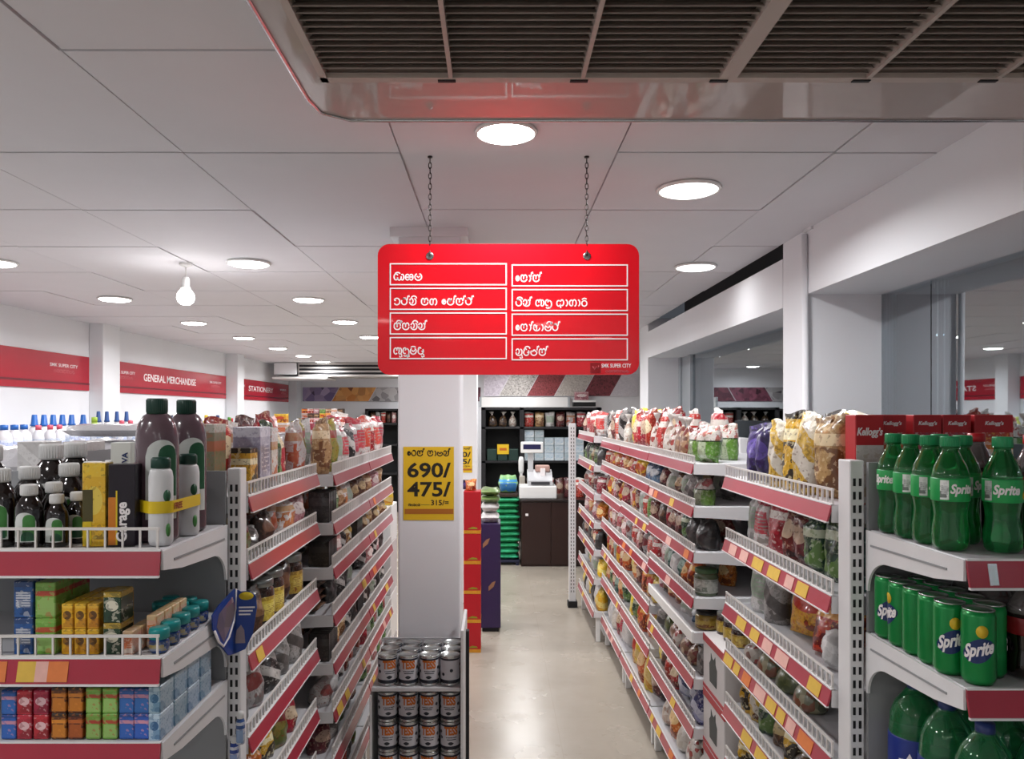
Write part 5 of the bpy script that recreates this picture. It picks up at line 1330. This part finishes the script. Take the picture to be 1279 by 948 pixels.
obj('figure', G().prism([(.0, .02), (.004, .05), (.012, .062), (.018, .05), (.02, .02)], 'y', -.0048, -.004).map(bend), speck('pale_figure_picture', []), sh)
# toothbrush-like packs hanging low on the post
for i, (x, z) in enumerate(((-.578, .845), (-.592, .79))):
    o = thing('hanging_bottle', f'small white-capped blue and white bottle clipped low on the post, {ORD[i]} from the top', 'bottle', (x, 1.745, z-.06), 0, 'bottles clipped to the post')
    obj('bottle', G().lathe([(0,0),(.009,.001),(.010,.006),(.010,.05),(.007,.058),(0,.058)], 18), printmat('blue_white_bottle', '#c9ccd4', '#2a4a94', '#24448c', '#8aa0c8', style=3, bump=0), o)
    obj('cap', G().lathe([(.006,.0575),(.008,.059),(.008,.07),(.005,.074),(0,.074)], 16), M_wcap, o)
    obj('clip', G().tube([(0, .0, .055), (0, .012, .06), (0, .026, .06)], .0015, 6), M_wire, o)
# ------------------------------------------------------------------ stacked cans on the rack before the column
rk = thing('can_rack', 'low white rack with side walls holding stacked cans before the white column', 'rack', (-.275, 2.86, 0))
obj('base', G().bbox((-.165, -.14, 0), (.148, .13, .12), .003), M_shelf, rk)
obj('back_wall', G().box((-.165, .142, 0), (.165, .15, .66)), M_shelf, rk)
obj('side_wall', G().bbox((-.172, -.14, 0), (-.1655, .15, .54), .002, 0, 1), M_white, rk)
obj('side_wall', G().bbox((.149, -.15, 0), (.161, .15, .77), .002, 0, 1), M_white, rk)
obj('shelf', G().bbox((-.165, -.14, .552), (.148, .14, .566), .002), M_shelf, rk)
obj('slot_rail', G().box((.1612, .02, .02), (.173, .05, .72)), M_dark, rk)
M_canw = mat('white_can_paper', '#c3c3ca', .35, var=.05); M_canb = mat('navy_can_band', '#20242f', .35); M_corg = mat('orange_letter_ink', '#c0661c', .4)
def can(label, loc, rz):
    b = thing('food_can', label, 'can', loc, rz, 'stacked food cans')
    r = .0355; H = .1055
    bd = obj('tin', G().lathe([(0,.003),(r*.9,.002),(r*.95,0),(r,.002),(r*.98,.005),(r*.97,.007),(r*.97,H-.007),(r*.98,H-.005),(r,H-.002),(r*.96,H),(r*.92,H-.003),(0,H-.003)], 32), M_rimm, b)
    lb = obj('paper_label', G().lathe([(r*.97+.0003,.0085),(r*.985,.009),(r*.985,H-.009),(r*.97+.0003,H-.0085)], 32), M_canw, b)
    obj('dark_band', G().lathe([(r*.985,.0092),(r*.993,.0095),(r*.993,.021),(r*.985,.0213)], 32), M_canb, lb)
    obj('dark_band', G().lathe([(r*.985,H-.016),(r*.993,H-.0155),(r*.993,H-.0095),(r*.985,H-.0092)], 32), M_canb, lb)
    q = centre(text('TESS', .042, .05)); fit(q, .05); q.map(lambda p: (p.x, p.y-.0003, p.z*.9+.075)); obj('lettering', wrap(q, r*.985), M_corg, lb)
    f = G()
    for (x, z, w_, h) in ((-.02, .050, .04, .003), (-.017, .043, .034, .003)): f.add([(x+w_*i/4, -.0003, z+hh) for i in range(5) for hh in (0, h)], [(2*i, 2*i+2, 2*i+3, 2*i+1) for i in range(4)])
    n = 10
    f.add([(-.014+.028*i/n, -.0003, .031+s*.006*sin(pi*min(1, i/n*1.25))) for i in range(n+1) for s in (-1, 1)], [(2*i, 2*i+2, 2*i+3, 2*i+1) for i in range(n)])
    obj('fish_mark', wrap(f, r*.985, -pi/2+.05), M_canb, lb)
    dots = G()
    for a, z in ((1.1, .062), (-1.1, .05), (1.25, .035), (-1.2, .07), (2.2, .06), (3.0, .04), (-2.4, .055)):
        dd = G().lathe([(0,0),(.006,0),(.006,.0004),(0,.0004)], 10).map(lambda p: (p.x, -p.z-.0002, p.y+z)); dots.join(wrap(dd, r*.985, -pi/2+a))
    obj('dark_dot_print', dots, M_canb, lb)  # printed dots round the label, no letters
    return b
CX = [-.275+x for x in (-.114, -.0395, .035, .1095)]
first = None
levels = [(.567, 'top shelf of the rack'), (.1205+.3186, 'fourth tier'), (.1205+.2124, 'third tier'), (.1205+.1062, 'second tier'), (.1205, 'bottom tier')]
for li, (z, ln_) in enumerate(levels):
    for row_ in range(3 if li == 0 else 2):
        for ci, x in enumerate(CX):
            rz = (.35, .1, .05, 2.6)[ci] if (li, row_) == (0, 0) else (RNG.random()-.5)*.5
            lab = f'food can on the {ln_}, {ORD[ci]} from the outer side, {ORD[row_]} row'
            loc = (x+(RNG.random()-.5)*.001, 2.765+row_*.0735, z+.0004)
            if first is None: first = can(lab, loc, rz)
            else: dup(first, lab, loc, rz)

# ------------------------------------------------------------------ far end of the aisle
M_dbr = mat('dark_brown_laminate', '#2c1814', .35, var=.12, scale=4)
ct = thing('sales_counter', 'dark brown counter with two plain panels at the end of the aisle', 'counter', (.62, 8.05, 0))
obj('carcass', G().bbox((-.37, -.3, 0), (.57, .25, .65), .004), M_dbr, ct)
for x0, x1 in ((-.365, -.075), (-.068, .25), (.257, .56)): obj('panel', G().bbox((x0, -.312, .02), (x1, -.3, .645), .004), M_dbr, ct)
obj('worktop', G().bbox((-.385, -.325, .65), (.58, .27, .672), .004), mat('black_brown_worktop', '#1d1311', .3), ct)
sk = thing('paper_sticker', 'small white sticker on the counter front', 'sticker', (.305, 7.737, .52)); obj('sticker', G().box((-.014, -.0015, -.012), (.014, 0, .012)), M_ink, sk)
tr = thing('white_tray', 'white rectangular box under the weighing scale on the counter', 'box', (.42, 7.93, .6725)); obj('tray', G().bbox((-.19, -.14, 0), (.19, .14, .13), .012), M_glossw, tr)
obj('feet', G().box((-.18, -.13, -.0005), (-.1, -.11, .004)).box((.06, -.13, -.0005), (.14, -.11, .004)), M_dark, tr)
sc_ = thing('weighing_scale', 'pale grey label-printing scale with a raised display on a post', 'scale', (.42, 7.93, .803))
M_sc = mat('pale_grey_scale_plastic', '#c3c4c6', .4)
obj('body', G().prism([(-.11, 0), (.11, 0), (.11, .15), (.02, .13), (-.11, .05)], 'x', -.10, .15), M_sc, sc_)
obj('printer_cover', G().bbox((-.02, .0, .13), (.13, .1, .2), .015), mat('beige_pink_cover', '#b9958a', .5), sc_)
obj('paper_roll', G().bbox((.03, -.04, .09), (.08, .02, .17), .004), M_ink, sc_)
obj('post', G().bbox((-.095, .02, .0), (-.04, .06, .34), .006), M_sc, sc_)
dp = obj('display_head', G().bbox((-.17, -.02, .325), (.06, .06, .44), .01), M_glossw, sc_)
obj('readout', G().box((-.145, -.0225, .365), (.035, -.02, .415)), mat('dark_blue_display', '#23234a', .2), dp)
obj('keypad', G().box((-.07, -.125, .012), (.12, -.118, .04)), mat('dark_keys', '#3a3a3e', .5), sc_)
tp_ = thing('hanging_handset', 'white upright holder with a bottle-like handset beside the scale', 'holder', (.264, 8.22, .6725))
obj('stand', G().bbox((-.014, -.02, 0), (.014, .02, .3), .006), M_glossw, tp_); obj('handset', G().lathe([(0,.22),(.02,.225),(.028,.25),(.03,.36),(.02,.4),(0,.405)], 18), M_glossw, tp_); obj('cradle', G().bbox((-.02, -.04, .1), (.04, .02, .2), .012), mat('cream_plastic', '#cfc6b8', .5), tp_)
for i, (x, m_) in enumerate(((.74, 'mar'), (.86, 'redw'), (.98, 'coc'))):
    o = obj('foil_packet', pouch_mesh(.09, .06, .2, i, pk(m_)), loc=(x, 7.95, .673)); tag(o, f'{PK[m_][0]} packet on the counter beyond the scale, {ORD[i]} along', 'packet', 'packets on the counter')

M_drk = mat('near_black_shelving', '#17171a', .5, var=.1)
bs = thing('dark_shelving', 'tall near-black wall shelving behind the counter', 'shelving', (.5, 8.8, 0))
X0, X1 = -.67, .68; H = EYE+.075
obj('back_board', G().box((X0, .17, .05), (X1, .185, H)), mat('black_back_board', '#101214', .6), bs)
for x in (X0, -.24, .62): obj('upright', G().bbox((x, -.15, 0), (x+.05, .17, H), .003, 0, 1), M_drk, bs)
for z in (H-.03, EYE-.17, EYE-.55, EYE-.95, .1): obj('shelf', G().bbox((X0, -.15, z), (X1, .17, z+.025), .002, 0, 1), M_drk, bs)
zs = EYE-.144
for i, (x, d_, h, k) in enumerate(((-.045, .15, .2, 'spi'), (.075, .13, .19, 'spi'), (.185, .13, .21, 'wmx'))):
    o = obj('produce_bag', bag_mesh(.095, .17, i, fm(k)), loc=(x, 8.76, zs)); tag(o, f'{("dark lumpy", "dark lumpy", "pale mesh")[i]} bag on the top dark shelf, {ORD[i]} from the column', 'bag', 'bags on the dark shelf')
for i in range(6):
    m_ = ('redw', 'tan', 'silw', 'mar', 'pic', 'redw')[i]
    o = obj('foil_packet', pouch_mesh(.105, .07, .165, i % 4, pk(m_)), loc=(.37+i*.118, 8.74, zs)); tag(o, f'{PK[m_][0]} packet on the top dark shelf, {ORD[i]} after the divider', 'packet', 'packets on the top dark shelf')
C_pw = printmat('white_blue_carton', '#c3d0d6', '#b4c6cf', '#a8c0cc', '#d6dcde', style=1, bump=0)
for c_ in range(6):
    for k in range(4 if c_ < 2 else 3):
        o = obj('tissue_carton', carton_mesh(.105, .12, .085, C_pw), loc=(.37+c_*.112, 8.76, EYE-.524+k*.0865)); tag(o, f'white and pale blue carton behind the scale, {ORD[k]} up in the {ORD[c_]} pile', 'carton', 'pale cartons behind the scale')
for i in range(6):
    m_ = ('coc', 'mar', 'redw', 'mar', 'red', 'coc')[i]
    o = obj('foil_packet', pouch_mesh(.1, .07, .2, i % 4, pk(m_)), loc=(.37+i*.115, 8.74, EYE-.924)); tag(o, f'{PK[m_][0]} packet on the third dark shelf, {ORD[i]} after the divider', 'packet', 'packets on the third dark shelf')
for i, x in enumerate((-.05, .07, .19)):
    o = obj('dark_crate', G().bbox((-.055, -.1, 0), (.055, .1, .13), .006), mat('dark_green_crate', '#17332c', .5), loc=(x, 8.76, EYE-.524)); tag(o, f'dark green box in the shadowed shelf bay, {ORD[i]} from the column', 'box', 'dark boxes in the shelf bay')
o = thing('price_card', 'small yellow price card on the dark shelf bay beside the counter', 'sign', (.075, 8.645, EYE-.43)); obj('card', G().bbox((-.065, -.003, -.02), (.065, 0, .09), .001), M_yel, o); obj('print', G().box((-.04, -.0038, .02), (.04, -.003, .05)), M_corg, o)
o = thing('wall_cabinet', 'long white panel with a pale frame above the dark shelving', 'panel', (.43, 11.37, EYE+.10)); obj('panel', G().bbox((-.65, -.03, 0), (.62, .015, .145), .003), M_glossw, o); [obj('panel_edging', G().box((q, -.035, 0), (q+.03, .015, .15)), M_alu, o) for q in (-.68, .62)]
o = thing('small_shelf', 'short white bracket shelf with a pinkish box above the dark shelving', 'shelf', (1.24, 11.3, EYE+.17)); obj('board', G().bbox((-.12, -.1, 0), (.2, .09, .03), .003), M_glossw, o); obj('edge', G().box((-.12, -.098, -.06), (.2, .08, 0)), M_drk, o)
o = obj('pinkish_box', carton_mesh(.2, .1, .12, pk('pnk')), loc=(1.24, 11.28, EYE+.2015)); tag(o, 'pinkish box on the short bracket shelf near the banner', 'box')
# dark shelving seen between the near column and the left bays
bs2 = thing('dark_shelving', 'dark framed shelving on the far back wall, left of the near column', 'shelving', (-1.55, 12.2, 0))
for x in (-.5, 0.0, .9): obj('upright', G().bbox((x, -.15, 0), (x+.05, .2, EYE+.08), .003, 0, 1), M_drk, bs2)
for z in (EYE+.05, EYE-.17, EYE-.5, EYE-.95, .1): obj('shelf', G().bbox((-.5, -.15, z), (.95, .2, z+.03), .002, 0, 1), M_drk, bs2)
obj('back_board', G().box((-.5, .2, 0), (.95, .215, EYE+.05)), mat('black_back_board', '#101214', .6), bs2)
for i in range(5):
    m_ = ('brn', 'silw', 'redw', 'coc', 'pnk')[i]
    o = obj('foil_packet', pouch_mesh(.075, .07, .17, i % 4, pk(m_)), loc=(-1.945+i*.084, 12.15, EYE-.139)); tag(o, f'{PK[m_][0]} packet on the far back-wall dark shelving, {ORD[i]} along', 'packet', 'packets on the far dark shelving')

# green rice bags piled on the floor
M_gbag = printmat('green_woven_bag', '#2f9a66', '#3aa874', '#46b482', '#1f7a4c', style=1, bump=.4)
M_obag = printmat('olive_woven_bag', '#5f7a44', '#6c8a4e', '#7a945a', '#46602f', style=2, bump=.4)
pl = thing('pallet', 'low dark blue pallet under the green bag pile', 'pallet', (.11, 7.95, 0)); obj('deck', G().bbox((-.13, -.15, .03), (.125, .2, .055), .004), mat('dark_blue_board', '#1d1f3a', .5), pl)
obj('runners', G().box((-.12, -.145, 0), (-.09, .19, .03)).box((.085, -.145, 0), (.115, .19, .03)), mat('dark_blue_board', '#1d1f3a', .5), pl)
z = .056
for k in range(11):
    o = obj('rice_bag', flatpack_mesh(.245, .3, .056, k % 4, M_gbag), loc=(.11+(RNG.random()-.5)*.012, 7.95, z), rot=(0, 0, (RNG.random()-.5)*.06)); tag(o, f'green bag in the tall floor pile, {ORD[k]} from the floor', 'bag', 'pile of green bags'); z += .0575
o = obj('dark_tray', G().bbox((-.1, -.13, 0), (.1, .13, .035), .006), mat('dark_brown_tray', '#33241c', .5), loc=(.12, 7.95, z)); tag(o, 'dark brown tray on top of the green bag pile', 'tray'); z += .036
o = obj('printed_bag', flatpack_mesh(.2, .2, .19, 1, printmat('green_blue_bag', '#7fae5e', '#8fb86c', '#3f8fc4', '#2f78b4', style=3, bump=.3)), loc=(.12, 7.95, z)); tag(o, 'plump green and blue bag on the tray above the green pile', 'bag')
# olive bags and white packs on a purple display bin
M_pur = mat('purple_display_card', '#2a1a44', .4, var=.06)
db = thing('display_bin', 'tall purple cardboard display bin with tan prints in the aisle', 'display stand', (-.045, 5.55, 0))
obj('bin', G().bbox((-.07, -.14, .03), (.075, .14, .76), .004), M_pur, db); obj('plinth', G().bbox((-.055, -.12, 0), (.06, .12, .03), .003), M_dark, db)
for x, z_ in ((-.03, .62), (.01, .32)): obj('print', G().prism([(x-.02, z_-.03), (x+.015, z_), (x+.03, z_+.04), (x+.005, z_+.03), (x-.02, z_)], 'y', -.1415, -.139), mat('tan_print', '#8a6248', .5), db)
obj('print', G().prism([(-.03, .40), (.02, .42), (.04, .46), (0, .45)], 'x', .0745, .0765), mat('tan_print', '#8a6248', .5), db)
z = .761
for k, h in ((0, .075), (1, .065)):
    o = obj('white_pack', flatpack_mesh(.13, .22, h, k, pk('wht')), loc=(-.045, 5.55, z)); tag(o, f'white wrapped pack on the purple bin, {("lower", "upper")[k]} one', 'pack', 'white packs on the purple bin'); z += h+.001
for k in range(2):
    o = obj('olive_bag', flatpack_mesh(.14, .24, .05, k+2, M_obag), loc=(-.045, 5.56, z)); tag(o, f'olive green bag on top of the purple bin, {("lower", "upper")[k]} one', 'bag', 'olive bags'); z += .051
# red boxes with yellow edges piled beside the column
M_rbox = mat('red_gift_box', '#b01420', .35, var=.06); M_ybox = mat('yellow_orange_edge_print', '#c98a22', .45, var=.2, scale=40)
z = 0.0
for k, h in enumerate((.19, .185, .19, .195, .27)):
    c = thing('gift_box', f'red box with yellow edges in the pile beside the column, {ORD[k]} from the floor', 'box', (-.155, 5.02, z+.0005*k), 0, 'pile of red boxes')
    obj('box', G().bbox((-.055, -.07, 0), (.055, .07, h), .002, 0, 1), M_rbox, c); obj('edge_print', G().box((-.0556, -.0708, 0.001), (.0556, .0708, .022)), M_ybox, c)
    obj('leaf_print', G().prism([(-.03, .03), (.0, .045), (.03, .04), (.035, .03)], 'y', -.0712, -.07), mat('olive_ink', '#6a6a20', .5), c); z += h
o = obj('orange_pack', pouch_mesh(.07, .05, .07, 2, pk('org')), loc=(-.165, 5.02, z+.004)); tag(o, 'small orange pack on top of the red box pile', 'packet')
o = obj('purple_pack', carton_mesh(.045, .045, .06, pk('pur')), loc=(-.20, 5.1, z+.004)); tag(o, 'small purple carton on top of the red box pile', 'carton')
# white cartons past the third column-side bay
z = 0
for k, (h, m_) in enumerate(((.3, M_cart), (.25, M_glossw), (.28, M_cart), (.2, M_glossw))):
    o = obj('plain_carton', G().bbox((-.13, -.13, 0), (.13, .13, h-.002), .004), m_, loc=(-.70, 4.3, z)); tag(o, f'plain white carton past the column-side bays, {ORD[k]} from the floor', 'carton', 'plain white cartons'); z += h
o = obj('foil_packet', pouch_mesh(.12, .08, .1, 1, pk('lem')), loc=(-.63, 4.26, z+.001)); tag(o, 'yellow packet lying above the plain white cartons', 'packet')
o = obj('foil_packet', pouch_mesh(.09, .07, .08, 2, pk('blu')), loc=(-.74, 4.26, z+.001)); tag(o, 'blue packet above the plain white cartons', 'packet')

# ------------------------------------------------------------------ side wall shelving and what shows above the near goods
def plainbay(label, x0, x1, y0, y1, ztops, top, short):
    t_ = thing('wall_shelf_bay', label, 'shelving', ((x0+x1)/2, (y0+y1)/2, 0), 0, 'white shelving along the side wall')
    cx, cy = (x0+x1)/2, (y0+y1)/2
    obj('back_panel', G().box((x0-cx, y0-cy, .1), (x0-cx+.012, y1-cy, top)), M_backp, t_)
    for yy in (y0-cy, y1-cy-.03): obj('upright', G().bbox((x0-cx, yy, 0), (x0-cx+.05, yy+.03, top), .002, 0, 1), M_white, t_)
    for zt in ztops:
        s_ = obj('shelf', G().bbox((x0-cx+.012, y0-cy, zt-.02), (x1-cx, y1-cy, zt), .002, 0, 1), M_shelf, t_)
        obj('price_rail', G().box((x1-cx, y0-cy, zt-.045), (x1-cx+.006, y1-cy, zt-.003)), M_strip, s_)
    return t_
for i, (y0, y1) in enumerate(((3.6, 5.4), (5.41, 7.6), (7.61, 9.3), (9.62, 11.9))):
    plainbay(f'white wall shelving under the red banners, {ORD[i]} bay along the side wall', WL+.005, WL+.42, y0, y1, [1.27, .9, .5, .14], 1.36, 'w')
ZW = 1.271
M_jugw = mat('milky_white_bottle', '#d2d2d6', .35); M_bcap = mat('blue_flared_cap', '#1f5fae', .35); M_pcap = mat('pink_cap', '#d0566a', .35); M_dbc = mat('navy_cap', '#234a86', .35)
def cleaner(label, loc, cap, h=.2, r=.042, flare=True, grp='cleaning bottles on the wall shelving', body=None):
    key = ('clean', cap.name, h, r, flare, body.name if body else '')
    if key not in CACHE:
        B = G().lathe([(r*.85,0),(r,.006),(r,h*.6),(r*.9,h*.74),(r*.5,h*.86),(r*.42,h*.9),(0,h*.9)], 20).mesh('bottle', body or M_jugw)
        c_ = [(r*.62,h*.88),(r*.62,h*.92),(r*.5,h*.95),(r*.38,h*1.22),(r*.3,h*1.24),(0,h*1.24)] if flare else [(r*.5,h*.88),(r*.5,h*1.04),(0,h*1.05)]
        Cc = G().lathe(c_, 18).mesh('cap', cap)
        Lb = G().lathe([(r+.0004,h*.12),(r+.001,h*.13),(r+.001,h*.55),(r+.0004,h*.56)], 20).mesh('label', printmat('cleaner_label', '#a9b6cf', '#c0c8d6', '#d8dbe0', '#4f74b0', style=0, bump=0))
        CACHE[key] = (B, Cc, Lb)
    b = thing('cleaner_bottle', label, 'bottle', loc, 0, grp)
    for nm, q in zip(('bottle', 'cap', 'label'), CACHE[key]): obj(nm, q, None, b)
for i, x_ in enumerate((38, 50, 61.5, 73, 84.5, 99)):
    Y = 2.98*F/(VX-x_-5); cleaner(f'white bottle with a tall flared blue cap on the wall shelving, {ORD[i]} along', (-2.98, Y, ZW), M_bcap, .205, .042)
for i, x_ in enumerate((5, 18, 30)):
    Y = 2.93*F/(VX-x_); cleaner(f'white jug with a broad blue cap, {ORD[i]} at the near end of the wall shelving', (-2.93, Y, ZW), M_bcap, .185, .044, False)
for i, x_ in enumerate((61, 75, 86)):
    Y = 2.9*F/(VX-x_); cleaner(f'white bottle with a pink cap before the blue-capped ones, {ORD[i]} along', (-2.885, Y-.14, ZW), M_pcap, .18, .034, False)
for i, x_ in enumerate((123, 133.5, 146, 158)):
    Y = 3.0*F/(VX-x_); cleaner(f'slim bottle with a navy flared cap past the green bottle, {ORD[i]} along', (-3.0, Y, ZW), M_dbc, .225, .034)
for i, x_ in enumerate((152, 163)):
    Y = 2.9*F/(VX-x_); cleaner(f'small bottle with a pink cap near the brown jugs, {ORD[i]} along', (-2.9, Y, ZW), M_pcap, .20, .036, False)
cleaner('lime green bottle between the blue-capped groups', (-2.95, 5.67, ZW), mat('lime_cap', '#9ab83a', .4), .225, .04, False, body=mat('lime_body', '#a8c05a', .4))
sham = [('yellow', '#d2b422'), ('dark green', '#1f3f2a'), ('pale yellow-green', '#b8c46a'), ('black', '#1d1d1f'), ('green', '#4d8a34'), ('white', '#d8d8da'), ('navy', '#26406e'), ('red', '#b0343a')]
rg = random.Random(5)
for i in range(22):
    x_ = 200+i*7.2; Y = 2.95*F/(VX-x_)
    if Y > 9.2: break
    nm, c_ = sham[(i*3) % 8]
    cleaner(f'{nm} toiletry bottle on the wall shelving, {ORD[i]} from the brown jugs', (-2.95-.04*(i % 2), Y, ZW), mat('toiletry_cap_'+nm.replace(' ', '_'), c_, .4), .19+.05*rg.random(), .036, False, 'toiletry bottles on the wall shelving', mat('toiletry_body_'+nm.replace(' ', '_'), c_, .4))
for i, x_ in enumerate((327, 332, 337, 342)):
    m_ = ('yel', 'org', 'redw', 'pnk')[i]; Y = 2.95*F/(VX-x_)
    o = obj('foil_packet', pouch_mesh(.14, .09, .23, i, pk(m_)), loc=(-2.95, Y, ZW), rot=(0, 0, pi/2)); tag(o, f'{PK[m_][0]} packet far along the wall shelving, {ORD[i]} of the row', 'packet', 'packets far along the wall shelving')
# block of small coloured boxes standing near the back corner
fs = thing('floor_shelf', 'low white display shelf under the pile of mixed small boxes near the back corner', 'shelving', (-2.52, 11.3, 0))
obj('carcass', G().bbox((-.34, -.2, 0), (.34, .2, 1.38), .006), M_shelf, fs); obj('top_board', G().bbox((-.36, -.22, 1.38), (.36, .22, 1.405), .004), M_white, fs)
cols_ = ['orgr', 'brn', 'tan', 'redw', 'yel', 'pic', 'pnk', 'org', 'coc', 'grn']
for r in range(3):
    for c_ in range(7):
        m_ = cols_[(r*5+c_*3) % 10]
        o = obj('small_box', carton_mesh(.083, .12, .066, pk(m_)), loc=(-2.78+c_*.0865, 11.25, 1.406+r*.0668)); tag(o, f'{PK[m_][0]} small box in the back-corner pile, {("bottom", "middle", "top")[r]} row, {ORD[c_]} along', 'box', 'mixed small boxes near the back corner')
o = obj('small_box', carton_mesh(.16, .14, .12, pk('yel')), loc=(-2.95, 10.6, ZW+.14)); tag(o, 'yellow box raised on a carton before the back corner', 'box')
o = obj('small_box', carton_mesh(.2, .2, .138, pk('pic')), loc=(-2.95, 10.6, ZW+.001)); tag(o, 'pale pictured carton under the yellow box on the wall shelving', 'carton')

# white plastic packs along the rear bay's top, above the antiseptic bottles
M_poly = mat('white_polythene', '#cfced2', .25, var=.06, scale=12, coat=.4, bump=.5)
ZR = LB['z'][0]+.001
for i, (x, y, w_, h, sd) in enumerate(((-1.28, 2.06, .2, .11, 0), (-1.18, 2.32, .22, .115, 1), (-1.30, 2.58, .2, .11, 2), (-1.16, 2.83, .22, .12, 3))):
    o = obj('wrapped_pack', flatpack_mesh(w_, .24, h, sd, M_poly), loc=(x, y, ZR)); tag(o, f'crumpled white polythene pack behind the antiseptic bottles, {ORD[i]} from the near end', 'pack', 'white polythene packs')
o = obj('wrapped_pack', flatpack_mesh(.26, .22, .04, 1, M_poly), loc=(-1.16, 2.36, ZR+.12)); tag(o, 'flat greyish wrapped pack lying over the crumpled polythene packs', 'pack')
for i, (x, y, w_, m_) in enumerate(((-1.14, 1.93, .06, 'wht'), (-1.03, 1.93, .06, 'wht'))):
    o = obj('carton', carton_mesh(w_, .09, .12, pk(m_)), loc=(x, y, ZR)); tag(o, f'{PK[m_][0]} carton at the rear bay, just past the end shelf, {ORD[i]} from the outer side', 'carton')
o = obj('picture_carton', carton_mesh(.036, .08, .17, printmat('green_brown_picture_card', '#8a8468', '#c9c5b8', '#b5744a', '#6a7a4a', style=3, bump=0)), loc=(-.683, 1.86, L1['z'][0]+.001)); tag(o, 'narrow carton with a green and brown picture between the jugs and the post', 'carton')
